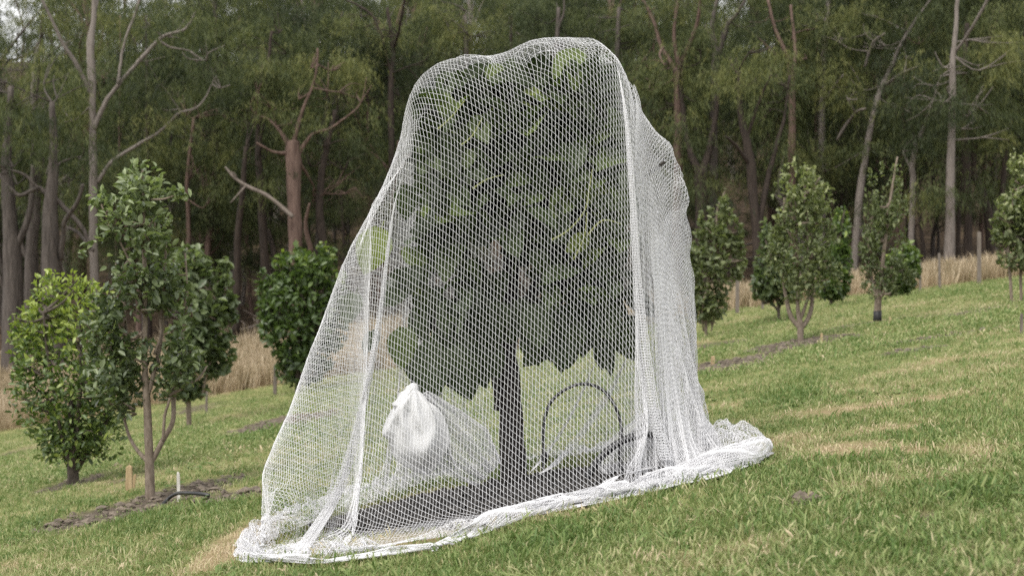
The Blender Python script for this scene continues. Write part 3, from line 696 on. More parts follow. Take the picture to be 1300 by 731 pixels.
def leaf_shape(name, mat, wid, droop, fold, seed, seg=5):
    """one leaf of unit length along +Y, normal +Z: two halves folded at the midrib, drooping tip"""
    r = np.random.default_rng(seed); V, F, T = [], [], []
    t0 = r.random()
    for i in range(seg+1):
        t = i/seg; w = wid*.5*math.sin(math.pi*min(1, .06+t*.94)**.85)**.8*(1 if t < 1 else 0)
        z = -droop*t*t+.03*math.sin(t*7+seed); y = t*(1-.18*droop*t)
        wv = .02*math.sin(i*2.3+seed)
        V += [(-w, y, z+w*fold+wv), (0, y, z), (w, y, z+w*fold-wv)]; T += [.5, .62, .5]
    for i in range(seg):
        a = i*3; F += [(a, a+1, a+4, a+3), (a+1, a+2, a+5, a+4)]
    n = len(V); V += [(-.008, -.16, .03), (.008, -.16, .03), (.008, .02, .0), (-.008, .02, .0)]; F.append((n, n+1, n+2, n+3)); T += [.9]*4   # stalk
    me = bpy.data.meshes.new(name); me.from_pydata(V, [], F)
    a = me.attributes.new('tint', 'FLOAT', 'POINT'); a.data.foreach_set('value', np.array(T, np.float32))
    me.polygons.foreach_set('use_smooth', np.ones(len(F), bool)); me.materials.append(mat); me.update()
    return me
def leaf_matrix(c, d, n, L):
    d = Vector(d).normalized(); x = d.cross(Vector(n)).normalized(); z = x.cross(d)
    M = Matrix((x, d, z)).transposed().to_4x4()
    return Matrix.Translation(Vector(c)) @ M @ Matrix.Scale(L, 4)
def leaf_parts(root, meshes, C, D, N, L, name='leaf'):
    base = Vector(root.location)
    for k in range(len(C)):
        o = bpy.data.objects.new(name, meshes[k % len(meshes)]); COL.objects.link(o); o.parent = root
        o.matrix_local = leaf_matrix(Vector(C[k])-base, D[k], N[k], float(L[k]))
def stems(mb, Y, limbs, base, rng, wob=.012):
    S = Y/1600; nodes = []
    for li, pl in enumerate(limbs):
        dy = 0 if li == 0 else rng.uniform(-1, 1)*.22
        pts = []
        for k, (px, py, w) in enumerate(pl):
            p = at(px, py, Y); p[1] += dy*k/max(len(pl)-1, 1); pts.append(list(p)+[w*S*.5])
        if li == 0: pts[0][:3] = [base[0], base[1], base[2]-.05]
        sp = spline(pts, 6); q = sp[:, :3]+np.cumsum(rng.normal(0, wob*.15, (len(sp), 3)), 0)*np.linspace(0, 1, len(sp))[:, None]
        tube(mb, q, np.maximum(sp[:, 3], .004), 8 if li == 0 else 6, rough=.12); nodes.append(q)
    return np.concatenate(nodes)
def orchard_tree(name, label, base_px, Y, limbs, ell, n, leaf, lmat, bark, tint=(.42, .16, .3), seed=0, gap=.42, parts=0, group=None, twigs=40, wide=.5, upright=.2, f=None, cat='tree', deep=1.0):
    rng = np.random.default_rng(2000+seed)
    bx = (base_px-650)/1600*Y; base = np.array([bx, Y, float(gz(bx, Y))])
    root = empty(name, base, label, cat, group)
    mb = MB(); nodes = stems(mb, Y, limbs, base, rng)
    P, O = crown_points(rng, ell, Y, n, gap, f or 2.5+50/Y, deep)
    # twigs from the limbs out to the leaves
    sel = P[rng.permutation(len(P))[:twigs]]
    S = Y/1600
    for c in sel:
        k = np.argmin(np.linalg.norm(nodes-c, axis=1)+np.maximum(0, nodes[:, 2]-c[2])*1.5)
        a = nodes[k]; tube(mb, spline([a, (a+c)/2+rng.normal(0, .03, 3)+np.array([0, 0, -.03]), c], 4), np.linspace(2.2*S, .7*S, 9), 5)
    mb.obj('trunk', bark, root)
    m = len(P)
    D = O*rng.uniform(.3, 1.0, (m, 1))+rng.normal(0, .55, (m, 3))+np.array([0, 0, upright])
    N = O*.4+rng.normal(0, .45, (m, 3))+np.array([0, 0, .8])
    L = leaf*rng.uniform(.65, 1.25, m); Wd = L*wide*rng.uniform(.8, 1.2, m)
    T = leaf_tints(rng, P, *tint)
    if parts:
        # the leaves that face the camera are leaves of their own
        k = np.argsort(P[:, 1]+rng.random(m)*.35)[:parts]
        shapes = [leaf_shape('leaf', lmat, wide, rng.uniform(.1, .45), rng.uniform(.1, .5), q, 3) for q in range(10)]
        for q, me in enumerate(shapes):
            tt = np.quantile(T, (q+.5)/10); at_ = me.attributes['tint'].data
            at_.foreach_set('value', np.clip(np.full(len(at_), tt)+np.random.default_rng(q).normal(0, .02, len(at_)), 0, 1).astype(np.float32))
        order = k[np.argsort(T[k])]
        meshes = [shapes[min(9, int(i*10/len(order)))] for i in range(len(order))]
        leaf_parts(root, meshes, P[order]-D[order]/np.linalg.norm(D[order], axis=1, keepdims=True)*L[order][:, None]*.5, D[order], N[order], L[order])
        keep = np.ones(m, bool); keep[k] = False
        P, D, N, L, Wd, T = P[keep], D[keep], N[keep], L[keep], Wd[keep], T[keep]
    V, F, tt = leaf_cloud(P, D, N, L, Wd, T, fold=.22)
    o = link('crown', tri_mesh('crown', V, F, tt, lmat, offset=base)); o.parent = root; o['kind'] = 'stuff'
    return root
SAP = orchard_tree('apple_sapling', 'tall loose sapling with pale brown forked stem and grey green leaves left of the net', 191, 8.2,
    [[(191, 632, 13), (189, 560, 11), (186, 500, 9), (184, 450, 7), (186, 380, 6), (184, 300, 5), (182, 215, 3)], [(190, 590, 7), (205, 560, 7), (217, 535, 6), (218, 500, 6), (226, 440, 5), (232, 380, 4), (228, 320, 3)],
     [(188, 500, 6), (194, 475, 6), (200, 440, 5), (205, 380, 4), (208, 300, 3)], [(187, 585, 6), (170, 568, 5), (158, 545, 4), (150, 500, 4), (146, 440, 3)], [(218, 500, 4), (235, 490, 4), (250, 478, 3), (256, 465, 2)],
     [(207, 560, 4), (210, 530, 4), (218, 505, 3)], [(186, 490, 5), (172, 470, 4), (158, 430, 4), (150, 380, 3)], [(186, 400, 4), (165, 330, 3), (130, 260, 2)], [(196, 450, 4), (204, 420, 3), (196, 380, 3)]],
    [(180, 240, 32, 38), (172, 290, 48, 48), (148, 345, 40, 55), (192, 345, 46, 60), (132, 415, 32, 46), (170, 425, 32, 46), (222, 400, 24, 52), (140, 480, 36, 46), (232, 462, 26, 36), (128, 255, 16, 18), (225, 245, 16, 10), (205, 480, 26, 30), (120, 330, 20, 30), (165, 500, 22, 40)],
    2900, .062, LEAF_APPLE, BARK_YOUNG, tint=(.50, .18, .55), seed=1, gap=.46, parts=300, twigs=60, wide=.48, f=6.5)
orchard_tree('citrus_bush', 'dense round glossy bush with yellow green tips at the left edge', 93, 10.7,
    [[(93, 616, 15), (92, 585, 14), (90, 550, 10), (88, 480, 6)], [(92, 600, 9), (78, 575, 8), (62, 550, 6), (50, 500, 4)], [(94, 600, 9), (108, 575, 8), (124, 550, 6), (140, 500, 4)], [(93, 595, 8), (100, 560, 6), (110, 480, 5), (112, 420, 3)], [(90, 590, 7), (82, 550, 5), (70, 460, 4), (66, 400, 3)]],
    [(92, 470, 74, 72), (95, 535, 62, 50), (60, 415, 34, 48), (72, 385, 22, 40), (36, 440, 26, 52), (110, 400, 40, 50), (30, 500, 24, 44), (140, 470, 34, 60), (66, 352, 9, 18), (96, 360, 12, 20), (130, 555, 34, 30), (60, 560, 30, 26), (95, 572, 46, 22), (24, 420, 14, 30), (50, 372, 12, 26)],
    5200, .062, LEAF_DEEP, BARK_YOUNG_DARK, tint=(.58, .16, 1.3), seed=2, gap=.32, parts=300, twigs=50, wide=.42, upright=.35, f=4.5, cat='bush')
orchard_tree('orchard_tree', 'grey green spreading orchard tree half hidden behind the tall sapling', 240, 20,
    [[(240, 525, 7), (240, 500, 6), (248, 460, 5), (255, 400, 4)], [(240, 515, 5), (226, 490, 4), (222, 450, 3)], [(256, 505, 3), (262, 480, 3), (272, 440, 3), (280, 390, 2)]],
    [(262, 390, 38, 52), (250, 440, 42, 50), (284, 385, 18, 45), (240, 340, 30, 30), (285, 340, 8, 16), (238, 490, 26, 22), (275, 440, 24, 40)],
    2400, .17, LEAF_APPLE, BARK_YOUNG, tint=(.50, .15, .25), seed=3, gap=.42, wide=.5)
orchard_tree('citrus_bush', 'dark rounded bush standing by the dry grass left of the net', 378, 29,
    [[(378, 492, 8), (378, 470, 7), (380, 430, 5)], [(378, 480, 6), (362, 460, 4), (352, 430, 3)], [(379, 480, 6), (396, 460, 4), (404, 420, 3)]],
    [(380, 405, 52, 62), (388, 345, 36, 30), (358, 350, 16, 28), (385, 455, 40, 34), (412, 328, 16, 22), (342, 395, 16, 40), (424, 390, 22, 60), (362, 332, 6, 22), (378, 322, 6, 16), (334, 365, 8, 26), (398, 322, 5, 16), (372, 470, 22, 22)],
    4200, .19, LEAF_DEEP, BARK_YOUNG_DARK, tint=(.40, .14, .35), seed=4, gap=.37, wide=.45, upright=.3, cat='bush')
orchard_tree('pear_tree', 'tallest pale green orchard tree right of the net with a wineglass trunk', 1016, 15.4,
    [[(1016, 436, 8), (1016, 415, 8), (1013, 390, 5), (1013, 350, 4), (1008, 260, 3)], [(1016, 417, 6), (1005, 402, 6), (1000, 380, 5), (996, 340, 4), (998, 250, 3)], [(1017, 417, 6), (1028, 402, 6), (1034, 375, 5), (1036, 330, 4), (1040, 240, 3)], [(1016, 405, 5), (1024, 385, 4), (1028, 360, 4), (1024, 240, 3)]],
    [(1018, 315, 40, 52), (1000, 265, 17, 48), (1042, 270, 20, 48), (1020, 250, 24, 40), (1018, 360, 38, 26), (1022, 222, 7, 16), (998, 222, 7, 18), (1046, 232, 7, 16), (990, 310, 16, 40), (1050, 320, 18, 44), (1009, 214, 3, 14), (1033, 225, 3, 16), (984, 250, 4, 22), (1058, 280, 5, 24), (976, 330, 8, 24), (1064, 350, 8, 18)],
    3200, .064, LEAF_SAGE, BARK_YOUNG, tint=(.46, .18, .5), seed=5, gap=.42, wide=.5, upright=.5, twigs=50)
orchard_tree('pear_tree', 'narrow spire shaped orchard tree with a black collar on its trunk', 1114, 17.5,
    [[(1114, 411, 9), (1114, 385, 9), (1118, 350, 6), (1128, 260, 4), (1137, 200, 2)], [(1114, 385, 5), (1106, 340, 4), (1106, 280, 3)]],
    [(1122, 310, 26, 62), (1137, 235, 9, 36), (1108, 320, 18, 56), (1128, 275, 18, 44), (1118, 360, 24, 22), (1112, 250, 10, 30), (1142, 330, 14, 40), (1098, 290, 5, 50), (1104, 230, 3, 20), (1120, 215, 3, 18), (1150, 270, 4, 26), (1155, 350, 10, 14)],
    2600, .064, LEAF_SAGE, BARK_YOUNG, tint=(.34, .14, .35), seed=6, gap=.42, wide=.45, upright=.6, twigs=40)
r_ = MB(); bt = np.array(bpy.data.objects['pear_tree.001'].location)
tube(r_, [bt+np.array([0, 0, z]) for z in (0, .1, .19)], [.062, .060, .058], 12); r_.obj('trunk_collar', mat_noise('black_plastic', (.012, .012, .013), (.02, .02, .02), 20, rough=.5, bump=.1), bpy.data.objects['pear_tree.001'])
orchard_tree('orchard_tree', 'small round green tree behind the spire shaped one', 1131, 26,
    [[(1131, 385, 6), (1132, 365, 5), (1140, 330, 3)]], [(1146, 342, 23, 30), (1138, 362, 18, 16), (1156, 330, 12, 24)], 1200, .15, LEAF_DEEP, BARK_YOUNG_DARK, tint=(.5, .14, .3), seed=7, gap=.33)
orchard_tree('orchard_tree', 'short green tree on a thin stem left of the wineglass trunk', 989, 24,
    [[(989, 413, 4), (988, 390, 4), (985, 350, 3)], [(988, 395, 3), (975, 375, 2)], [(988, 395, 3), (998, 375, 2)]], [(985, 345, 28, 42), (973, 362, 22, 22), (972, 300, 8, 22), (1000, 370, 18, 18)], 1500, .14, LEAF_APPLE, BARK_YOUNG_DARK, tint=(.46, .15, .35), seed=8, gap=.36)
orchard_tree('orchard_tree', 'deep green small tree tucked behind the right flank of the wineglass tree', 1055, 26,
    [[(1055, 397, 5), (1056, 375, 4), (1062, 330, 3)]], [(1062, 340, 20, 44), (1068, 300, 12, 40), (1056, 365, 22, 16)], 1300, .14, LEAF_DEEP, BARK_YOUNG_DARK, tint=(.46, .14, .3), seed=9, gap=.34)
orchard_tree('orchard_tree', 'grey green weeping orchard tree against the right edge of the net', 897, 21,
    [[(897, 423, 5), (896, 400, 4), (900, 350, 4), (910, 290, 3)], [(903, 420, 2), (906, 400, 2), (902, 380, 2)], [(893, 420, 2), (890, 400, 2), (892, 380, 2)]],
    [(905, 330, 34, 52), (900, 385, 26, 28), (926, 300, 18, 36), (918, 262, 7, 22), (885, 350, 20, 50), (938, 330, 10, 26), (919, 240, 3, 16), (902, 275, 4, 18), (940, 300, 4, 20), (890, 290, 4, 24)], 2800, .105, LEAF_SAGE, BARK_YOUNG, tint=(.40, .17, .25), seed=10, gap=.42)
orchard_tree('pear_tree', 'light green orchard tree with two thin stems at the right edge', 1285, 16.5,
    [[(1285, 386, 4), (1283, 360, 4), (1280, 310, 3), (1290, 220, 2)], [(1297, 384, 4), (1297, 350, 4), (1300, 280, 3)]],
    [(1292, 285, 34, 48), (1288, 215, 8, 26), (1274, 290, 18, 26), (1300, 235, 14, 40), (1310, 290, 30, 60), (1290, 325, 24, 22)], 2700, .080, LEAF_SAGE, BARK_YOUNG, tint=(.50, .18, .45), seed=11, gap=.42, upright=.3)
# ---------------------------------------------------------------- the net: a sheet dropped over the tree
def ground_z(X, Y):
    return 0.16*X
NET_C = np.array([0.0, 5.75])
def drape(steps=420, d=0.06, seed=3, verbose=False):
    rng = np.random.default_rng(seed)
    S = 2.70
    n = int(round(2*S/d))+1
    s = np.linspace(-S, S, n); t = np.linspace(-S, S, n)
    U, V = np.meshgrid(s, t)                      # U to the right, V away from the camera
    inside = (np.hypot(U, V) <= 3.2)
    P = np.zeros((n, n, 3))
    P[..., 0] = U*0.985+NET_C[0]+0.07; P[..., 1] = V*0.985+NET_C[1]; P[..., 2] = 2.42+0.03*rng.standard_normal((n, n))
    Q = P.copy()
    w = inside.astype(float)
    def pairs(a, b):
        return w[a]*w[b]
    sl = slice
    cons = []
    def add(a, b, rest, k, mode):
        cons.append((a, b, rest, k*pairs(a, b)[..., None]*0.5, mode))
    for o in (0, 1):
        m = (n-o)//2
        add((sl(None), sl(o, o+2*m-1, 2)), (sl(None), sl(o+1, o+2*m, 2)), d, 1.0, 0)
        add((sl(o, o+2*m-1, 2), sl(None)), (sl(o+1, o+2*m, 2), sl(None)), d, 1.0, 0)
    # fix lengths of the odd batches
    fixed = []
    for a, b, rest, k, mode in cons:
        fixed.append((a, b, rest, k, mode))
    cons = fixed
    shear = [((sl(0, n-1, 2), sl(0, n-1, 2)), (sl(1, n, 2), sl(1, n, 2))), ((sl(1, n-1, 2), sl(0, n-1, 2)), (sl(2, n, 2), sl(1, n, 2)))]
    soft = []
    for (a0, b0) in shear:
        A = P[a0][..., 0].shape; B = P[b0][..., 0].shape
        r, c = min(A[0], B[0]), min(A[1], B[1])
        soft.append((a0, b0, r, c, d*math.sqrt(2), 0.02))
    # obstacles: branch tips and crown body (centre, radii)
    def at(px, py, Y): return ((px-650)/1600*Y, Y, 0.72-(py-418)/1600*Y)
    balls = []
    for px, py, Y, r in ((552, 116, 5.62, .09), (600, 96, 5.5, .1), (680, 84, 5.5, .1), (750, 72, 5.6, .1), (766, 76, 5.75, .1), (700, 84, 6.0, .1),
                         (783, 128, 5.8, .1), (800, 165, 5.85, .1), (816, 190, 5.88, .1), (828, 200, 5.9, .1), (842, 221, 5.95, .09), (815, 250, 5.9, .1), (815, 300, 5.9, .1), (848, 250, 5.9, .1), (850, 300, 5.95, .1), (852, 350, 5.95, .1), (842, 260, 6.1, .09),):
        balls.append((np.array(at(px, py, Y)), np.array([r, r, r])))
    bough = ((548, 170), (526, 230), (466, 332), (426, 440), (397, 520), (362, 604))      # the left side stands out in a straight slope
    for q in np.linspace(0, 5, 24):
        i = min(int(q), 4); f = q-i
        balls.append((np.array(at(bough[i][0]*(1-f)+bough[i+1][0]*f, bough[i][1]*(1-f)+bough[i+1][1]*f, 5.46-.05*max(0, q-2.5))), np.array([.095, .13, .095])))
    for px, py, Y, r in ((356, 640, 5.1, .06), (352, 672, 4.85, .05)):
        balls.append((np.array(at(px, py, Y)), np.array([r, r, r])))
    # crown body: a box-like super-ellipsoid (centre, half sizes)
    body = [(np.array([0.02, 5.78, 1.30]), np.array([.52, .45, .53])), (np.array([0.22, 5.78, 1.45]), np.array([.34, .42, .58])), (np.array([-0.12, 5.75, 1.42]), np.array([.38, .40, .52]))]
    foot = [(-1.12, 5.75), (-1.08, 5.1), (-.98, 4.75), (-.62, 4.52), (-.28, 4.42), (0, 4.72), (.4, 4.86), (.77, 4.94), (1.09, 5.35), (1.0, 5.6), (.84, 5.95), (.62, 6.5), (0, 6.8), (-.7, 6.65), (-1.02, 6.2)]
    fa = np.array([math.atan2(y-NET_C[1], x-NET_C[0]) for x, y in foot]); fr = np.array([math.hypot(x-NET_C[0], y-NET_C[1]) for x, y in foot])
    o = np.argsort(fa); fa, fr = fa[o], fr[o]
    fa = np.concatenate([fa-2*math.pi, fa, fa+2*math.pi]); fr = np.tile(fr, 3)
    # where each spoke of the sheet reaches the ground line: shoulder radius + slanting length, times slack
    slack = ((-180, .93), (-160, .95), (-135, .98), (-110, 1.0), (-90, 1.0), (-70, .99), (-45, .97), (-20, 1.16), (0, 1.20), (30, 1.08), (90, .95), (150, .92), (180, .93))
    tight = ((-180, 1), (-60, 1), (-40, .9), (-20, .86), (0, .92), (20, .95), (60, 1), (180, 1))
    TH = np.arctan2(V, U); RHO = np.hypot(U, V)
    FR = np.interp(TH, fa, fr)*np.interp(np.degrees(TH), [q[0] for q in tight], [q[1] for q in tight]); SR = np.minimum(.50/np.maximum(np.abs(np.cos(TH)), .01), .44/np.maximum(np.abs(np.sin(TH)), .01)); SR = np.minimum(SR, .60)
    FX = NET_C[0]+FR*np.cos(TH); FY = NET_C[1]+FR*np.sin(TH); FZ = ground_z(FX, FY)+.02
    RT = (SR+np.sqrt((FR-SR)**2+(1.93-FZ)**2))*np.interp(np.degrees(TH), [q[0] for q in slack], [q[1] for q in slack])
    tie = inside & (RHO >= RT) & (RHO < RT+0.09)
    edge = inside & (np.hypot(U, V) > 3.0) | (inside & ((np.abs(U) > S-0.09) | (np.abs(V) > S-0.09)))
    panel = inside&(V < -.45)&(U > -.68)&(U < .60)
    hw = w[..., None]
    g = np.array([0, 0, -1.0])
    for it in range(steps):
        vel = (P-Q)*0.965
        Q = P.copy()
        P = P+(vel+g*0.0010)*hw
        for k in range(9):
            for a, b, rest, kk, mode in cons:
                D = P[b]-P[a]
                L = np.sqrt((D*D).sum(-1, keepdims=True))+1e-9
                C = D*((L-rest)/L)
                C = np.where(L > rest, C, C*0.25)*kk
                P[a] += C; P[b] -= C
            if k % 3 == 0:
                for a, b, r, c, rest, kk in soft:
                    pa, pb = P[a][:r, :c], P[b][:r, :c]
                    D = pb-pa; L = np.sqrt((D*D).sum(-1, keepdims=True))+1e-9
                    C = D*((L-rest)/L)*kk
                    pa += C; pb -= C
            # weak smoothing against needle folds
            lap = np.zeros_like(P)
            lap[1:-1, 1:-1] = (P[:-2, 1:-1]+P[2:, 1:-1]+P[1:-1, :-2]+P[1:-1, 2:])*0.25-P[1:-1, 1:-1]
            ok = np.zeros_like(w); ok[1:-1, 1:-1] = w[:-2, 1:-1]*w[2:, 1:-1]*w[1:-1, :-2]*w[1:-1, 2:]*w[1:-1, 1:-1]
            P += lap*0.010*ok[..., None]
        for c, r in balls:
            D = (P-c)/r
            L = np.sqrt((D*D).sum(-1, keepdims=True))
            hit = (L < 1)&(hw > 0)
            if hit.any():
                P2 = c+D/np.maximum(L, 1e-6)*r
                P = np.where(hit, P2, P)
                Q = np.where(hit, P-(P-Q)*0.1, Q)
        for c, r in body:
            D = np.abs(P-c)/r
            L = ((D**3).sum(-1, keepdims=True))**(1/3)
            hit = (L < 1)&(hw > 0)
            if hit.any():
                P2 = c+(P-c)/np.maximum(L, 1e-6)
                P = np.where(hit, P2, P)
                Q = np.where(hit, P-(P-Q)*0.1, Q)
        # outer limit of the footprint (the hem is tucked in)
        rel = P[..., :2]-NET_C
        R = np.sqrt((rel**2).sum(-1)); th = np.arctan2(rel[..., 1], rel[..., 0])
        lim = np.interp(th, fa, fr)*1.03
        h = P[..., 2]-ground_z(P[..., 0], P[..., 1])
        ramp = min(1, max(0, (it-60)/(steps*0.45)))
        lim2 = lim+(1-ramp)*1.2
        out = (R > lim2)&inside&(h < .4)
        sc = np.where(out, lim2/np.maximum(R, 1e-6), 1.0)
        P[..., :2] = NET_C+rel*(1+(sc-1)*0.35)[..., None]
        # the hem is spread out and laid on its line on the ground
        if it > steps*0.15:
            k = min(1, (it-steps*0.15)/(steps*0.3))*0.25
            T3 = np.stack([FX, FY, FZ], -1)
            P = np.where(tie[..., None], P+(T3-P)*k, P)
        # the front hangs as one flat panel
        if it > steps*0.2:
            P[..., 0] = np.where(panel, P[..., 0]+(U-P[..., 0])*0.12, P[..., 0])
        gz = ground_z(P[..., 0], P[..., 1])+0.012
        low = P[..., 2] < gz
        P[..., 2] = np.where(low, gz, P[..., 2])
        Q[..., :2] = np.where(low[..., None], P[..., :2]-(P[..., :2]-Q[..., :2])*0.25, Q[..., :2])
        Q[..., 2] = np.where(low, P[..., 2], Q[..., 2])
    return P, U, V, inside, S, d
def catmull(P, fu, fv):
    """P (n,n,3) indexed [v,u]; fu, fv fractional indices -> points"""
    n = P.shape[0]
    iu = np.clip(np.floor(fu).astype(int), 0, n-2); iv = np.clip(np.floor(fv).astype(int), 0, n-2)
    tu = (fu-iu); tv = (fv-iv)
    def wts(t): return (-.5*t+t*t-.5*t**3, 1-2.5*t*t+1.5*t**3, .5*t+2*t*t-1.5*t**3, -.5*t*t+.5*t**3)
    wu, wv = wts(tu), wts(tv)
    out = np.zeros(fu.shape+(3,))
    for a in range(4):
        ja = np.clip(iv-1+a, 0, n-1)
        for b in range(4):
            jb = np.clip(iu-1+b, 0, n-1)
            out += (wv[a]*wu[b])[..., None]*P[ja, jb]
    return out
def thread_mesh(name, A, B, r, mat):
    """straight threads A[k]-B[k] as three-sided prisms in one mesh"""
    D = B-A; L = np.linalg.norm(D, axis=1, keepdims=True); D = D/np.maximum(L, 1e-9)
    ref = np.where(np.abs(D[:, 2:3]) < .8, np.array([[0, 0, 1.0]]), np.array([[1.0, 0, 0]]))
    X = np.cross(D, ref); X /= np.linalg.norm(X, axis=1, keepdims=True); Y = np.cross(D, X)
    m = len(A); co = np.zeros((m, 6, 3))
    for k in range(3):
        a = 2*math.pi*k/3
        off = (X*math.cos(a)+Y*math.sin(a))*r
        co[:, k] = A+off; co[:, 3+k] = B+off
    base = (np.arange(m)*6)[:, None]
    q = np.concatenate([base+np.array([[0, 1, 4, 3]]), base+np.array([[1, 2, 5, 4]]), base+np.array([[2, 0, 3, 5]])], 1).reshape(-1, 4)
    me = bpy.data.meshes.new(name)
    me.vertices.add(m*6); me.vertices.foreach_set('co', co.astype(np.float32).ravel())
    me.loops.add(q.size); me.loops.foreach_set('vertex_index', q.astype(np.int32).ravel())
    me.polygons.add(len(q)); me.polygons.foreach_set('loop_start', np.arange(0, q.size, 4, dtype=np.int32))
    me.polygons.foreach_set('use_smooth', np.ones(len(q), dtype=bool))
    me.update(calc_edges=True)
    me.materials.append(mat)
    return me
def lattice(P, S, d, va=(0.0012, 0.0275), vb=(0.0142, 0.0150), jit=0.0006, seed=4):
    """knots of the mesh in sheet coordinates; returns thread end points"""
    rng = np.random.default_rng(seed)
    ni = int(2*S/vb[0])+2
    nj = int(2*S/va[1]*2.3)
    I, J = np.meshgrid(np.arange(-ni//2-2, ni//2+2), np.arange(-nj, nj), indexing='ij')
    u = I*vb[0]+J*va[0]; v = J*va[1]-I*vb[1]
    m = 0.02
    ok = (np.abs(u) < S-m)&(np.abs(v) < S-m)&(np.hypot(u, v) < 3.04)
    fu = (u+S)/d; fv = (v+S)/d
    X = np.zeros(u.shape+(3,))
    X[ok] = catmull(P, fu[ok], fv[ok])+rng.standard_normal((ok.sum(), 3))*jit
    A, B = [], []
    e = ok[:, :-1]&ok[:, 1:]; A.append(X[:, :-1][e]); B.append(X[:, 1:][e])
    e = ok[:-1]&ok[1:]; A.append(X[:-1][e]); B.append(X[1:][e])
    return np.concatenate(A), np.concatenate(B)

# ================================================================ the netted tree
LEAF_BIG = mat_leaf('broad_leaves', [(0, (.010, .016, .005)), (.3, (.030, .047, .012)), (.55, (.080, .112, .024)), (.8, (.17, .21, .042)), (1, (.26, .28, .065))], rough=.55, spec=.22, trans=.25)
BARK_NET = mat_noise('dark_brown_bark', (.014, .012, .010), (.050, .042, .035), 12, (4, 4, .8), bump=.6, dist=.006)
# the net is draped first: leaves stay under it
NP, NU, NV, NI, NS, ND = drape()
_px = 650+NP[..., 0]/NP[..., 1]*1600; _py = 418-(NP[..., 2]-EYE)/NP[..., 1]*1600
def net_at(px, py, side=0, r=14):
    """the near (0) or far (1) face of the net where the photograph shows (px, py)"""
    k = NI&(np.hypot(_px-px, _py-py) < r)
    if not k.any(): return None
    y = NP[..., 1][k]; return np.quantile(y, .04 if side == 0 else .96)
rng = np.random.default_rng(41)
TY = 5.95
tb = at(652, 606, TY); tb[2] = float(gz(tb[0], tb[1]))
tree = empty('fruit_tree', tb, 'broad leaved fruit tree with a dark trunk covered by the white net', 'tree')
mb = MB()
nodes = stems(mb, TY, [[(652, 612, 37), (651, 570, 33), (648, 520, 31), (645, 480, 30), (643, 445, 27), (648, 400, 24), (650, 330, 18), (655, 240, 12), (650, 140, 6)],
    [(644, 450, 20), (625, 410, 17), (600, 360, 14), (575, 280, 10), (556, 190, 7), (545, 120, 4)], [(648, 420, 18), (672, 380, 15), (700, 320, 12), (725, 230, 9), (745, 140, 6), (752, 80, 4)],
    [(648, 400, 14), (690, 360, 11), (740, 310, 9), (790, 250, 7), (835, 215, 4)], [(620, 405, 10), (580, 385, 8), (530, 370, 6), (470, 345, 4)], [(650, 330, 10), (620, 260, 8), (610, 170, 6), (605, 110, 4)],
    [(672, 380, 10), (705, 385, 7), (740, 400, 5), (775, 440, 4)], [(600, 370, 8), (570, 390, 6), (545, 420, 4), (535, 470, 3)]], tb, rng)
stub = [at(634, 520, 5.93), at(633, 495, 5.92), at(631, 474, 5.92)]
tube(mb, spline(stub, 4), np.linspace(.026, .030, 9), 8, rough=.15)
mb.obj('trunk', BARK_NET, tree)
# leaves: the big ones that can be told apart are leaves of their own
shapes = []
for q in range(8):
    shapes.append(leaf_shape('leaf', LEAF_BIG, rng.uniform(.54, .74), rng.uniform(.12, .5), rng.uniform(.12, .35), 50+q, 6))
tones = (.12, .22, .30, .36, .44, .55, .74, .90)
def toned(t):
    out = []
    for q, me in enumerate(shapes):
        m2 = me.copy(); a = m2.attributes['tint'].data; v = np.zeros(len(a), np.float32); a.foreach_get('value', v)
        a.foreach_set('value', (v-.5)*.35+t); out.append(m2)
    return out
tone_sets = [toned(t) for t in tones]
def one_leaf(c, d, n, L, tone):
    c = np.array(c); d = np.array(d, float); m_ = c+d/np.linalg.norm(d)*L*.55
    for q in (c, m_, c+d/np.linalg.norm(d)*L):
        qx, qy = 650+q[0]/q[1]*1600, 418-(q[2]-EYE)/q[1]*1600
        if any(net_at(qx+sx, qy+sy, 0, 9) is None for sx, sy in ((-32, 0), (32, 0), (0, -20), (0, 18))): return None
    y0 = [y for y in (net_at(650+q[0]/q[1]*1600, 418-(q[2]-EYE)/q[1]*1600, 0, 12) for q in (c, m_, c+d/np.linalg.norm(d)*L)) if y is not None]
    if not y0: return None
    dy = max(y0)+.055-min(c[1], m_[1])
    if dy > 0: c = np.array([c[0]*(c[1]+dy)/c[1], c[1]+dy, EYE+(c[2]-EYE)*(c[1]+dy)/c[1]])
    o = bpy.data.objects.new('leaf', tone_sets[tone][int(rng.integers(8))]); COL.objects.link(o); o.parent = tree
    o.matrix_local = leaf_matrix(Vector(c)-Vector(tree.location), d, n, L)
    return o
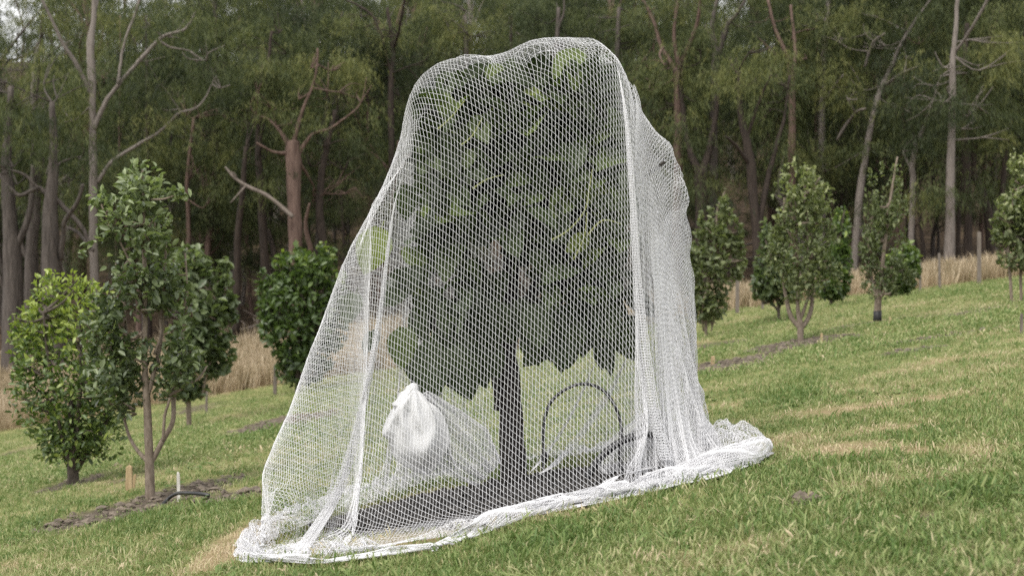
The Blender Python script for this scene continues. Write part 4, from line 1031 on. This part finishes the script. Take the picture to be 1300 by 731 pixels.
# single leaves seen clearly: stalk px, tip px, depth, tone
for (a, b, Y, tone, face) in (((548, 432), (543, 512), 5.55, 1, .3), ((530, 440), (526, 488), 5.6, 2, .3), ((575, 440), (598, 505), 5.55, 1, .3), ((600, 440), (610, 490), 5.6, 1, .3), ((562, 420), (556, 470), 5.65, 2, .4),
        ((484, 290), (462, 345), 5.38, 6, .2), ((466, 360), (425, 420), 5.40, 4, .2), ((452, 372), (438, 408), 5.45, 2, .3), ((478, 420), (462, 446), 5.4, 1, .3), ((512, 316), (545, 338), 5.4, 5, .3), ((514, 415), (508, 468), 5.38, 4, .3), ((512, 350), (530, 372), 5.4, 5, .3),
        ((712, 400), (716, 470), 5.6, 1, .3), ((700, 400), (690, 455), 5.6, 0, .3), ((732, 390), (742, 450), 5.62, 1, .3), ((758, 430), (786, 468), 5.65, 1, .3), ((600, 380), (640, 430), 5.6, 0, .3), ((570, 380), (560, 425), 5.6, 1, .3), ((760, 380), (780, 430), 5.6, 2, .3), ((660, 380), (672, 440), 5.6, 0, .3), ((680, 385), (684, 440), 5.55, 1, .3), ((625, 390), (612, 450), 5.6, 0, .3),
        ((800, 400), (806, 440), 5.7, 1, .3), ((840, 220), (862, 262), 5.9, 5, .3), ((842, 250), (858, 290), 5.95, 4, .3), 
        ((742, 215), (735, 262), 5.36, 5, .4), ((752, 225), (765, 275), 5.37, 6, .4), ((725, 245), (700, 275), 5.38, 5, .4), ((745, 300), (722, 318), 5.36, 6, .4), ((760, 290), (775, 325), 5.38, 5, .4), ((555, 118), (528, 150), 5.42, 5, .4), ((560, 120), (575, 150), 5.4, 5, .4), ((590, 165), (570, 185), 5.4, 5, .4), ((600, 190), (588, 210), 5.4, 4, .4), ((530, 130), (520, 185), 5.45, 5, .4), ((740, 66), (700, 92), 5.5, 5, .5), ((720, 80), (735, 112), 5.45, 5, .5)):
    A, B = at(*a, Y), at(*b, Y-.06)
    L = np.linalg.norm(B-A); one_leaf(A, B-A, (rng.normal(0, .3), -1, face+rng.normal(0, .15)), L*1.05, tone)
def in_crown(px, py):
    lo = np.interp(px, [505, 540, 600, 640, 690, 740, 800, 808], [400, 440, 450, 420, 440, 430, 420, 330]); hi = np.interp(px, [505, 535, 610, 700, 755, 800, 808], [150, 104, 78, 72, 62, 110, 150])
    if py > 300 and noise3(np.array([[px*.028, py*.034, 4.4]]), 1.0)[0] > .60-.10*(py > 360): return False
    return hi+12 < py < lo-34
for k in range(20):      # the ragged lower edge
    px = rng.uniform(505, 806); y0 = np.interp(px, [505, 540, 600, 640, 690, 740, 800, 808], [395, 425, 430, 405, 420, 415, 400, 330])
    A = at(px, y0-rng.uniform(12, 70), 5.6); L = rng.uniform(.17, .29)
    one_leaf(A, (rng.normal(0, .42), rng.normal(-.1, .25), -1), (rng.normal(0, .5), -1, .3), L, int(rng.integers(0, 3)))
hang = MB()
for px, py in ((524, 468), (560, 484), (588, 472), (612, 462), (672, 452), (698, 458), (726, 466), (752, 446), (790, 442), (540, 500), (706, 440), (770, 462)):
    A = at(px+rng.normal(0, 3), py-34, 5.62); B = at(px-rng.uniform(-14, 14), py-95, 5.66)
    tube(hang, spline([B, (A+B)/2+np.array([.012, 0, .01]), A], 4), np.linspace(.004, .0022, 9), 5)
    one_leaf(A, (rng.normal(0, .35), -.1, -1), (rng.normal(0, .6), -1, .3), rng.uniform(.12, .22), int(rng.integers(0, 3)))
hang.obj('twig', BARK_NET, tree)
cnt = 0
while cnt < 224:
    px, py = rng.uniform(507, 806), rng.uniform(66, 440)
    if not in_crown(px, py): continue
    Y = 5.72-rng.random()*.33 if rng.random() < .8 else rng.uniform(5.7, 6.1)
    c = at(px, py, Y); L = rng.uniform(.10, .21)
    d = np.array([rng.normal(0, .8), rng.normal(-.25, .4), -.25+rng.normal(0, .45)+(.5 if py < 110 else 0)])
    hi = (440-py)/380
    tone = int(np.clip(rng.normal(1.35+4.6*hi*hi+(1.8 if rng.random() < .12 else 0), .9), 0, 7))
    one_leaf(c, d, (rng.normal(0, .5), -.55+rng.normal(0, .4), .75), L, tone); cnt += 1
m = 1500
C = []
while len(C) < m:
    px, py = rng.uniform(532, 784), rng.uniform(84, 432)
    if in_crown(px, py): C.append(at(px, py-22*(py > 380), 5.85+rng.normal(0, .2)))
C = np.array(C); C[:, 1] = np.clip(C[:, 1], 5.45, 6.25)
D = np.stack([rng.normal(0, .6, m), rng.normal(0, .6, m), -.4+rng.normal(0, .5, m)], -1); Nn = np.stack([rng.normal(0, .5, m), rng.normal(-.3, .5, m), np.full(m, .7)], -1)
L_ = rng.uniform(.10, .20, m)
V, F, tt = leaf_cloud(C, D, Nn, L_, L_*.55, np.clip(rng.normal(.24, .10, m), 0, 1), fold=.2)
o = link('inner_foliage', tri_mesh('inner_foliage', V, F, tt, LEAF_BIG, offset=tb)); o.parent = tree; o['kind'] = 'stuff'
# pale young shoots showing just under the net
YOUNG = mat_noise('young_green_stem', (.15, .17, .055), (.24, .25, .10), 10, bump=0)
for pl in (([(700, 305), (722, 292), (742, 268), (748, 240), (752, 215)]), ([(728, 330), (742, 300), (745, 270)]), ([(745, 300), (765, 280), (790, 285)]), ([(585, 185), (600, 172), (612, 150)]), ([(555, 165), (572, 150), (590, 128)]), ([(600, 240), (618, 228), (640, 222)])):
    mb = MB(); p = [at(x, y, 5.37) for x, y in pl]; sp = spline(p, 5); tube(mb, sp, np.linspace(.0045, .0022, len(sp)), 6); mb.obj('shoot', YOUNG, tree)

# ---------------------------------------------------------------- the net itself
NETM, N, L = new_mat('white_netting')
p = N.new('ShaderNodeBsdfPrincipled'); p.inputs['Base Color'].default_value = (.90, .90, .915, 1); p.inputs['Roughness'].default_value = .45; p.inputs['Specular IOR Level'].default_value = .4
t = N.new('ShaderNodeBsdfTranslucent'); t.inputs[0].default_value = (.90, .90, .915, 1)
mx = N.new('ShaderNodeMixShader'); mx.inputs[0].default_value = .35; L.new(p.outputs[0], mx.inputs[1]); L.new(t.outputs[0], mx.inputs[2])
o = N.new('ShaderNodeOutputMaterial'); L.new(mx.outputs[0], o.inputs[0])
A, B = lattice(NP, NS, ND)
net = empty('fruit_net', (0.0, 5.5, 0.0), 'white diamond mesh net draped from the tree top to the grass', 'net')
me = thread_mesh('netting', A-np.array(net.location), B-np.array(net.location), .00092, NETM)
o = bpy.data.objects.new('netting', me); COL.objects.link(o); o.parent = net
def gathered(name, spine, wid, hgt, fab=2.2, seed=1, cell=(.016, .011), r=.0019, turns=1.35, lift=0.0):
    """a length of net bunched into a soft roll: the mesh is folded to and fro across the roll"""
    rg = np.random.default_rng(seed); sp = spline(spine, 14)
    seg = np.linalg.norm(np.diff(sp, axis=0), axis=1); s = np.concatenate([[0], np.cumsum(seg)]); Ltot = s[-1]
    ni, nj = int(Ltot*1.12/cell[0]), int(fab*np.mean(wid)*turns/cell[1])
    I, J = np.meshgrid(np.arange(ni), np.arange(nj), indexing='ij')
    l = (I+.5*(J % 2))/ni*Ltot; q = J/nj
    l = np.clip(l+.02*np.sin(q*23+l*31), 0, Ltot)
    c = np.stack([np.interp(l, s, sp[:, k]) for k in range(3)], -1)
    mea = (noise3(np.stack([l*3.1, l*0+seed*2.7, l*0], -1), 1.0)-.5)*.07
    tg = np.stack([np.interp(l, (s[:-1]+s[1:])/2, np.diff(sp, axis=0)[:, k]/seg) for k in range(3)], -1); tg /= np.linalg.norm(tg, axis=-1, keepdims=True)
    side = np.cross(tg, [0, 0, 1.0]); side /= np.linalg.norm(side, axis=-1, keepdims=True)
    w = np.interp(l/Ltot, np.linspace(0, 1, len(wid)), wid)*(.30+1.0*noise3(np.stack([l*5, l*0+seed, l*0], -1), 1.0)); h = np.interp(l/Ltot, np.linspace(0, 1, len(hgt)), hgt)*(.3+1.4*noise3(np.stack([l*4, l*0+seed+9, l*0], -1), 1.0))
    ph = q*turns*2*PI+4.5*noise3(np.stack([l*3.4, q*3, l*0+seed], -1), 1.0)
    rr = .55+.45*q+.55*(noise3(np.stack([l*9, q*turns*5, l*0+seed+3], -1), 1.0)-.5)
    a = np.cos(ph)*w*rr+mea; b = (np.sin(ph)*.5+.5)*h*rr
    p = c+side*a[..., None]; p[..., 2] = np.maximum(p[..., 2]+b, gz(p[..., 0], p[..., 1])+.006)+lift
    keep = noise3(np.stack([l*11, q*5, l*0+seed+40], -1), 1.0) > .33
    k1, k2 = keep[:-1]&keep[1:], keep[:, :-1]&keep[:, 1:]
    A = [p[:-1][k1]]; B = [p[1:][k1]]; A.append(p[:, :-1][k2]); B.append(p[:, 1:][k2])
    A, B = np.concatenate(A), np.concatenate(B)
    loc = np.array(net.location)
    o = bpy.data.objects.new(name, thread_mesh(name, A-loc, B-loc, r, NETM)); COL.objects.link(o); o.parent = net
    return o
G_ = lambda *q: [gp(*a)+np.array([0, 0, .018]) for a in q]
HC = dict(cell=(.0085, .0070), r=.0011)
gathered('hem', G_((312, 711), (340, 718), (400, 722), (455, 717), (510, 709), (550, 704)), [.02, .035, .045, .05, .045, .04], [.015, .025, .03, .03, .03], seed=2, **HC)
gathered('hem', G_((546, 706), (580, 691), (615, 677), (650, 665), (700, 650), (750, 640), (800, 629), (850, 618), (900, 606), (940, 594), (966, 578)), [.03, .06, .085, .09, .085, .085, .095, .105, .11, .10, .06], [.02, .03, .035, .04, .045, .055, .065, .07, .08, .10, .08], seed=3, **HC)
gathered('hem', G_((335, 664), (332, 690), (322, 708)), [.02, .03, .02], [.03, .035, .03], fab=1.5, seed=6, **HC)
def pile(name, c, rx, ry, h, seed, cell=.0125, r=.001, fold=.05):
    """a heap of slack net: a crumpled dome of mesh"""
    rg = np.random.default_rng(seed); n = int(2.6/ (cell/max(rx, ry)))
    g = np.linspace(-1.3, 1.3, n); I, J = np.meshgrid(g, g, indexing='ij')
    J = J+np.where(np.arange(n)[:, None] % 2 == 1, .5*(g[1]-g[0]), 0)
    q = np.stack([I*2.2, J*2.2, I*0+seed], -1)
    wx, wy = noise3(q, 1.3)-.5, noise3(q+31, 1.3)-.5
    u, v = I+.35*wx, J+.35*wy; rr = np.sqrt(u*u+v*v)
    z = h*np.sqrt(np.clip(1-rr**2.4, 0, 1))*(.72+.5*noise3(q, 1.1))+fold*(noise3(q, 2.6)-.4)*(rr < 1)
    k = np.minimum(1, 1.0/np.maximum(rr, 1e-6)); u, v = u*k, v*k
    x = c[0]+u*rx; y = c[1]+v*ry; p = np.stack([x, y, np.maximum(gz(x, y)+.006, gz(x, y)+z)], -1)
    ok = rr < 1.12
    A, B = [], []
    for e, a, b in ((ok[:-1]&ok[1:], p[:-1], p[1:]), (ok[:, :-1]&ok[:, 1:], p[:, :-1], p[:, 1:])): A.append(a[e]); B.append(b[e])
    loc = np.array(net.location); o = bpy.data.objects.new(name, thread_mesh(name, np.concatenate(A)-loc, np.concatenate(B)-loc, r, NETM)); COL.objects.link(o); o.parent = net
gathered('hem', G_((600, 668), (660, 655), (720, 640), (770, 630), (830, 614), (880, 604), (920, 592)), [.02, .05, .04, .06, .05, .06, .03], [.02, .03, .025, .035, .04, .04, .03], seed=12, **HC)
pile('bunched_net', gp(922, 578), .185, .20, .13, 3)
pile('bunched_net', gp(915, 582), .165, .17, .11, 8)
pile('bunched_net', gp(868, 590), .15, .17, .075, 12)

def pleat(name, spine, wid, side=0, off=-.02, folds=2.0, fab=2.0, seed=1, cell=(.012, .0085), r=.001, depth=.4, tail=False):
    """a hanging fold: the net doubled to and fro along a line on its face (spine in the photograph, width in its pixels)"""
    Yv = np.array([net_at(px, py, side) or np.nan for px, py in spine]); ok = ~np.isnan(Yv)
    Yv = np.interp(np.arange(len(Yv)), np.flatnonzero(ok), Yv[ok])
    Yv[1:-1] = (Yv[:-2]+2*Yv[1:-1]+Yv[2:])/4
    P = []
    for (px, py), Y in zip(spine, Yv):
        p = at(px, py, Y+off); p[2] = max(p[2], float(gz(p[0], p[1]))+.015); P.append(p)
    sp = spline(P, 10); seg = np.linalg.norm(np.diff(sp, axis=0), axis=1); s = np.concatenate([[0], np.cumsum(seg)]); LL = s[-1]
    wm = np.array(wid)*np.mean(Yv)/1600*.5
    ni, nj = int(LL/cell[0]), int(2*np.mean(wm)*fab*folds/cell[1])+3
    I, J = np.meshgrid(np.arange(ni), np.arange(nj), indexing='ij')
    l = np.clip((I+.5*(J % 2))/ni*LL, 0, LL); q = J/(nj-1)
    c = np.stack([np.interp(l, s, sp[:, k]) for k in range(3)], -1)
    w = np.interp(l/LL, np.linspace(0, 1, len(wm)), wm)*np.clip(np.minimum(l/LL, 1.02-l/LL if tail else 1)*7, .04, 1)*(.85+.3*noise3(np.stack([l*4, l*0+seed, l*0], -1), 1))
    z = lambda a, f: noise3(np.stack([l*f, q*a, l*0+seed], -1), 1.0)
    ph = q*2*PI*folds+1.5*z(2, 2.5)
    x = np.sin(ph)*w*(.6+.8*z(4, 2))+(q-.5)*w; y = np.cos(ph)*w*depth*(.5+z(3, 3))
    p = c.copy(); p[..., 0] += x; p[..., 1] += y-(.0 if side == 0 else 0)
    p[..., 2] = np.maximum(p[..., 2], gz(p[..., 0], p[..., 1])+.008)
    A = np.concatenate([p[:-1].reshape(-1, 3), p[:, :-1].reshape(-1, 3)]); B = np.concatenate([p[1:].reshape(-1, 3), p[:, 1:].reshape(-1, 3)])
    loc = np.array(net.location); o = bpy.data.objects.new(name, thread_mesh(name, A-loc, B-loc, r, NETM)); COL.objects.link(o); o.parent = net
# slack net doubled over itself down the right side and in the left-hand corner
def second_layer(name, keep, va, vb, amp, seed, shift=(0, 0)):
    rg = np.random.default_rng(seed)
    ni = int(2*NS/vb[0])+2; nj = int(2*NS/va[1]*2.2)
    I, J = np.meshgrid(np.arange(-ni//2-2, ni//2+2), np.arange(-nj, nj), indexing='ij')
    u = I*vb[0]+J*va[0]; v = J*va[1]-I*vb[1]
    wu = (noise3(np.stack([u*2.5, v*1.2, u*0+seed], -1), 1.0)-.5)*.30; wv = (noise3(np.stack([u*2.5, v*1.2, u*0+seed+20], -1), 1.0)-.5)*.12
    ok = (np.abs(u+wu) < NS-.03)&(np.abs(v+wv) < NS-.03)&(np.hypot(u+wu, v+wv) < 3.02)
    X = np.zeros(u.shape+(3,)); X[ok] = catmull(NP, (u+wu+NS)[ok]/ND, (v+wv+NS)[ok]/ND)
    X += (noise3(np.stack([u*6, v*2, u*0+seed+5], -1), 1.0)-.5)[..., None]*np.array([amp, amp, .2*amp])
    X[..., 1] -= .012; X[..., 2] = np.maximum(X[..., 2], gz(X[..., 0], X[..., 1])+.02)
    px = 650+X[..., 0]/np.maximum(X[..., 1], 1)*1600; py = 418-(X[..., 2]-EYE)/np.maximum(X[..., 1], 1)*1600
    ok &= keep(px, py, u, v, noise3(np.stack([u*3, v*1.5, u*0+2], -1), 1.0))
    e1 = ok[:, :-1]&ok[:, 1:]; e2 = ok[:-1]&ok[1:]
    A = np.concatenate([X[:, :-1][e1], X[:-1][e2]]); B = np.concatenate([X[:, 1:][e1], X[1:][e2]])
    L_ = np.linalg.norm(A-B, axis=1); k = L_ < .07; A, B = A[k], B[k]
    loc = np.array(net.location); o = bpy.data.objects.new(name, thread_mesh(name, A-loc, B-loc, .00095, NETM)); COL.objects.link(o); o.parent = net
right_ = lambda px, py, u, v, z: (px+(z-.5)*60 > np.interp(py, [60, 180, 300, 450, 520, 600], [790, 806, 818, 828, 836, 846]))&(u > .2)
second_layer('doubled_net', right_, (.0012, .0275), (.0135, .0140), .05, 3)
second_layer('doubled_net', lambda px, py, u, v, z: right_(px, py, u, v, z)&(py > 250+(z-.5)*200), (-.002, .0235), (.0125, .0105), .07, 14)
pleat('fold', [(784, 84), (795, 150), (801, 220), (806, 300), (811, 380), (820, 460), (832, 530), (848, 585)], [4, 7, 9, 12, 16], seed=1)
pleat('fold', [(510, 225), (499, 270), (491, 330), (482, 400), (468, 480), (450, 560), (426, 630), (392, 684), (372, 706)], [3, 5, 7, 10, 15, 24], seed=5)
pleat('fold', [(800, 445), (772, 500), (738, 550), (708, 584), (684, 602)], [6, 9, 6, 2], side=1, off=0, seed=10, folds=1.3, tail=True)
pleat('fold', [(758, 455), (728, 520), (698, 570), (672, 600)], [3, 4, 1.5], side=1, off=0, seed=11, folds=1.3, tail=True)

# ---------------------------------------------------------------- bunched white cloth inside the net, left of the trunk
CLOTH, N, L = new_mat('fine_white_cloth')
tc = N.new('ShaderNodeTexCoord'); wv = N.new('ShaderNodeTexNoise'); wv.inputs['Scale'].default_value = 160; L.new(tc.outputs['Object'], wv.inputs['Vector'])
p = N.new('ShaderNodeBsdfPrincipled'); p.inputs['Base Color'].default_value = (.74, .74, .745, 1); p.inputs['Roughness'].default_value = .6
b = N.new('ShaderNodeBump'); b.inputs['Strength'].default_value = .25; b.inputs['Distance'].default_value = .003; L.new(wv.outputs[0], b.inputs['Height']); L.new(b.outputs[0], p.inputs['Normal'])
t = N.new('ShaderNodeBsdfTranslucent'); t.inputs[0].default_value = (.74, .74, .745, 1)
mx = N.new('ShaderNodeMixShader'); mx.inputs[0].default_value = .18; L.new(p.outputs[0], mx.inputs[1]); L.new(t.outputs[0], mx.inputs[2])
o = N.new('ShaderNodeOutputMaterial'); L.new(mx.outputs[0], o.inputs[0])
rg = np.random.default_rng(8)
CYD = min(5.40, (net_at(520, 545, 0, 20) or 5.3)+.13)
rim = [(510, 508), (498, 520), (489, 536), (488, 552), (497, 562), (502, 576), (514, 590), (530, 600), (546, 600), (558, 590), (568, 572), (570, 552), (562, 532), (550, 516), (540, 506)]
rim = spline([list(at(x, y, CYD)) for x, y in rim], 5); nr_ = len(rim)
apex = at(526, 490, CYD)
V = []; nv = 24
for j in range(nv+1):
    t = j/nv
    for i in range(nr_):
        u = i/(nr_-1)
        pnt = apex*(1-t)+rim[i]*t
        # pleats run from the knot to the rim; the bundle is round in depth
        bel = -.08*math.sin(u*PI)*math.sin(min(1, t*1.05)*PI)**.7*(.6+.8*noise3(np.array([[u*4, t*2, 3.0]]), 1.0)[0])
        pl = .011*t**.6*math.sin(u*27+2*math.sin(t*4))*(.4+noise3(np.array([[u*9, t*1.5, 1.0]]), 1.0)[0])+.03*(noise3(np.array([[u*7, t*5, 8.0]]), 1.0)[0]-.5)
        V.append(pnt+np.array([.012*math.sin(t*9+u*5)*t, bel+pl, .008*math.sin(u*30)*t]))
nF = len(V)
for j in range(nv+1):      # the far side
    t = j/nv
    for i in range(nr_):
        u = i/(nr_-1); v = V[j*nr_+i].copy(); v[1] += .004+(.12*math.sin(u*PI)*math.sin(t*PI)**.8)+.02*math.sin(u*31+t*3)*math.sin(t*PI); V.append(v)
F = []
for s in (0, nF):
    for j in range(nv):
        for i in range(nr_-1):
            q = (s+j*nr_+i, s+j*nr_+i+1, s+(j+1)*nr_+i+1, s+(j+1)*nr_+i); F.append(q if s == 0 else q[::-1])
for i in range(nr_-1): F.append((nv*nr_+i, nv*nr_+i+1, nF+nv*nr_+i+1, nF+nv*nr_+i))
for j in range(nv):
    F.append((j*nr_, (j+1)*nr_, nF+(j+1)*nr_, nF+j*nr_)); F.append((j*nr_+nr_-1, nF+j*nr_+nr_-1, nF+(j+1)*nr_+nr_-1, (j+1)*nr_+nr_-1))
mb = MB(); mb.add(V, F); cl = tag(mb.obj('cloth_bundle', CLOTH, loc=at(560, 600, CYD)), 'bunched fine white cloth gathered to a point inside the net left of the dark trunk', 'cloth')
kn = MB(); kp = [at(526, 486, CYD), at(524, 494, CYD), at(518, 506, CYD), at(512, 520, CYD-.01)]
tube(kn, spline(kp, 5), [.010, .013, .016, .020, .024, .026, .028, .03, .034, .036, .038, .04, .042, .044, .045, .046], 12, rough=.35); kn.obj('gathered_neck', CLOTH, cl)

def sheer(spine, wid, Y0, seed, par=None, name='sheer_tail'):
    par = par or cl
    sp = spline([at(x, y, Y0+d) for x, y, d in spine], 10); s = np.linspace(0, 1, len(sp)); LL = np.sum(np.linalg.norm(np.diff(sp, axis=0), axis=1))
    wm = np.array(wid)*Y0/3200
    ni, nj = int(LL/.010), int(2*max(wm)*1.7/.009)
    I, J = np.meshgrid(np.arange(ni), np.arange(nj), indexing='ij'); l = (I+.5*(J % 2))/ni; q = J/(nj-1)*2-1
    c = np.stack([np.interp(l, s, sp[:, k]) for k in range(3)], -1); tx = np.gradient(sp[:, 0]); tz = np.gradient(sp[:, 2]); nn = np.hypot(tx, tz)
    sx = np.interp(l, s, -tz/nn); sz = np.interp(l, s, tx/nn); w = np.interp(l, np.linspace(0, 1, len(wm)), wm)
    p = c.copy(); p[..., 0] += sx*w*q; p[..., 2] += sz*w*q
    p[..., 1] += (.035*np.sin(q*9+seed)+.02*np.sin(q*21+l*3))*np.minimum(1, .25+l)*(.5+noise3(np.stack([q*3, l*2, l*0+seed], -1), 1.0))
    p[..., 2] = np.maximum(p[..., 2], gz(p[..., 0], p[..., 1])+.01)
    A = np.concatenate([p[:-1].reshape(-1, 3), p[:, :-1].reshape(-1, 3)]); B = np.concatenate([p[1:].reshape(-1, 3), p[:, 1:].reshape(-1, 3)])
    loc = np.array(par.location); o = bpy.data.objects.new(name, thread_mesh(name, A-loc, B-loc, .0013, NETM)); COL.objects.link(o); o.parent = par
sheer([(536, 500, 0), (560, 535, .02), (590, 570, .05), (622, 602, .1)], [14, 56, 80, 40], CYD, 1)
sheer([(530, 520, 0), (540, 560, .0), (556, 605, .02)], [20, 50, 60], CYD+.03, 2)
sheer([(838, 520, 0), (822, 552, 0), (806, 582, 0), (792, 612, 0)], [20, 56, 84, 70], 5.62, 5, net, 'inner_fold')
sheer([(846, 530, 0), (832, 570, 0), (822, 606, 0)], [30, 60, 60], 5.68, 7, net, 'inner_fold')

# ---------------------------------------------------------------- hoses and hoops under the net
BLACK = mat_noise('black_poly_pipe', (.010, .010, .011), (.022, .022, .023), 30, rough=.42, bump=.1, spec=.5)
def pipe(name, pxs, Y, r, label, cat='hose', ribs=0, ends=True):
    P = np.array([at(x, y, Y) for x, y in pxs]); P[0, 2] = max(P[0, 2], float(gz(P[0, 0], Y))-.02)
    sp = spline(P, 8); mb = MB()
    if ribs:
        s = np.concatenate([[0], np.cumsum(np.linalg.norm(np.diff(sp, axis=0), axis=1))]); n = int(s[-1]/ribs)*3
        l = np.linspace(0, s[-1], n); sp = np.stack([np.interp(l, s, sp[:, k]) for k in range(3)], -1)
        rad = r*np.where(np.arange(n) % 3 == 0, .82, 1.0)
        tube(mb, sp, rad, 10)
    else: tube(mb, sp, r, 9)
    return tag(mb.obj(name, BLACK, loc=P[0]), label, cat)
hp = pipe('irrigation_hoop', [(690, 604), (690, 575), (690, 545), (693, 525), (701, 508), (718, 494), (740, 487), (764, 494), (780, 514), (788, 538), (788, 560), (787, 580), (791, 604)], 5.5, .0074, 'thin black hoop of pipe standing in the mulch right of the trunk', 'hoop')
jm = MB(); tube(jm, [at(691, y, 5.745) for y in (574, 577, 580, 584, 588)], [.009, .014, .011, .014, .008], 8); tube(jm, [at(686, 579, 5.745), at(697, 579, 5.74)], [.007, .007], 8); jm.obj('dripper', BLACK, hp)
pipe('thick_hose', [(746, 606), (752, 594), (762, 581), (775, 569), (790, 559), (804, 554), (818, 551), (835, 555), (846, 563), (858, 575), (868, 590), (874, 604)], 5.38, .0165, 'thick ribbed black hose arching out of the mulch beside the thin hoop', ribs=.016)
pipe('pipe_stub', [(793, 606), (797, 599), (804, 592)], 5.5, .007, 'short black pipe stub poking from the ground inside the arch of the thick hose', 'pipe')

# ================================================================ small things around the orchard
hg = MB(); pts = [gp(204, 643), gp(214, 640), gp(225, 640), gp(240, 642), gp(256, 641), gp(266, 640)]
for q, h in zip(pts, (0, .035, .065, .075, .065, .05)): q[2] += h
tube(hg, spline(pts, 6), .011, 9); tag(hg.obj('drip_hose', BLACK, loc=pts[0]), 'black drip hose arching over bare soil at the foot of the leafy sapling', 'hose')
WOODP = mat_noise('weathered_stake_wood', (.24, .17, .09), (.46, .35, .21), 12, (6, 6, .5), bump=.3, dist=.004)
FENCE = mat_noise('weathered_fence_post', (.085, .07, .058), (.21, .18, .155), 10, (5, 5, .5), bump=.4, dist=.006)
WHITEW = mat_noise('grey_white_stake', (.40, .38, .34), (.62, .60, .56), 14, (6, 6, .5), bump=.2, dist=.003)
def stake(name, px, py, hpx, wpx, mat, label, Y=None, lean=0, cat='stake', group=None, chip=True):
    b = gp(px, py) if Y is None else np.array([(px-650)/1600*Y, Y, float(gz((px-650)/1600*Y, Y))])
    s = b[1]/1600; w = wpx*s*.5; h = hpx*s
    mb = MB(); ring = [(-1, -1), (0, -1.05), (1, -1), (1.05, 0), (1, 1), (0, 1.02), (-1, 1), (-1.04, 0)]
    V = []
    for k, t in enumerate((-.12, 0, .35, .7, .95, 1.0)):
        q = 1-.12*t-(.25 if t == 1.0 else 0)
        for i, (x, y) in enumerate(ring): V.append(b+np.array([x*w*q+lean*h*t, y*w*q*.7, h*t+(random.uniform(-.04, .05)*h if t > .9 and chip else 0)]))
    F = [(k*8+i, k*8+(i+1) % 8, k*8+8+(i+1) % 8, k*8+8+i) for k in range(5) for i in range(8)]+[tuple(40+i for i in range(8))]
    mb.add(V, F); return tag(mb.obj(name, mat, smooth=False, loc=b), label, cat, group)
stake('garden_stake', 164, 624, 33, 8, WOODP, 'pale brown split wooden stake left of the sapling stem')
stake('garden_stake', 169, 622, 20, 3.5, WOODP, 'thin pale splinter of wood beside the brown split stake', lean=.12)
stake('garden_stake', 227, 634, 34, 4, WHITEW, 'slim whitish stake right of the sapling stem by the drip hose', lean=-.02)
stake('garden_stake', 1043, 434, 11, 3, WOODP, 'tiny wooden peg right of the wineglass tree trunk')
stake('garden_stake', 905, 463, 11, 5, WOODP, 'stubby pale peg in the bare soil strip right of the net')
stake('garden_stake', 1130, 412, 9, 2.5, WOODP, 'tiny wooden peg right of the black collared trunk')
stake('garden_stake', 1297, 424, 26, 3.5, FENCE, 'grey stake at the right edge below the two stemmed tree')
for px, py, h, w, lb in ((1243, 372, 66, 4.5, 'grey fence post standing clear in the dry grass left of the two stemmed tree'), (936, 402, 52, 4.5, 'grey fence post in the dry grass nearest the right edge of the net'), (1071, 396, 50, 3, 'grey fence post between the wineglass tree and the spire shaped tree'),
                   (1193, 380, 45, 3, 'thin fence post midway between the spire shaped tree and the clear post'), (349, 496, 40, 4.5, 'grey fence post left of the dark rounded bush'), (968, 398, 34, 3, 'short fence post behind the thin stemmed green tree'), (1168, 384, 40, 2.5, 'thin fence post right of the spire shaped tree'), (262, 524, 34, 3, 'thin pale post right of the spreading orchard tree')):
    stake('fence_post', px, py, h, w, FENCE, lb, Y=29.5 if px != 262 else 24, cat='fence post', group='posts along the dry grass', lean=random.uniform(-.02, .02), chip=False)
# a clod with dark grass, a fallen yellow petal
c = gp(1020, 636); mb = MB(); r = np.random.default_rng(4)
for k in range(9):
    th = np.linspace(0, 2*PI, 8)[:-1]; cc = c+np.array([r.normal(0, .022), r.normal(0, .02), .005]); s = r.uniform(.014, .03)
    top = cc+np.array([0, 0, s*1.1]); V = [cc+np.array([math.cos(a)*s*r.uniform(.7, 1.3), math.sin(a)*s*r.uniform(.7, 1.3), r.uniform(-.004, .012)]) for a in th]+[top]
    mb.add(V, [(i, (i+1) % 7, 7) for i in range(7)])
tag(mb.obj('earth_clod', SOILM, smooth=False, loc=c), 'dark clod of earth sitting in the lawn right of the net', 'clod')
c = gp(895, 593); mb = MB(); mb.add([c+np.array(v) for v in ((-.012, 0, .03), (0, -.006, .034), (.013, 0, .032), (.006, .008, .042), (-.006, .008, .04))], [(0, 1, 3, 4), (1, 2, 3)])
tag(mb.obj('fallen_leaf', mat_noise('yellow_leaf', (.42, .36, .08), (.55, .48, .14), 20, bump=0), loc=c), 'tiny yellow fallen leaf on the grass below the right lobe of the net', 'leaf')
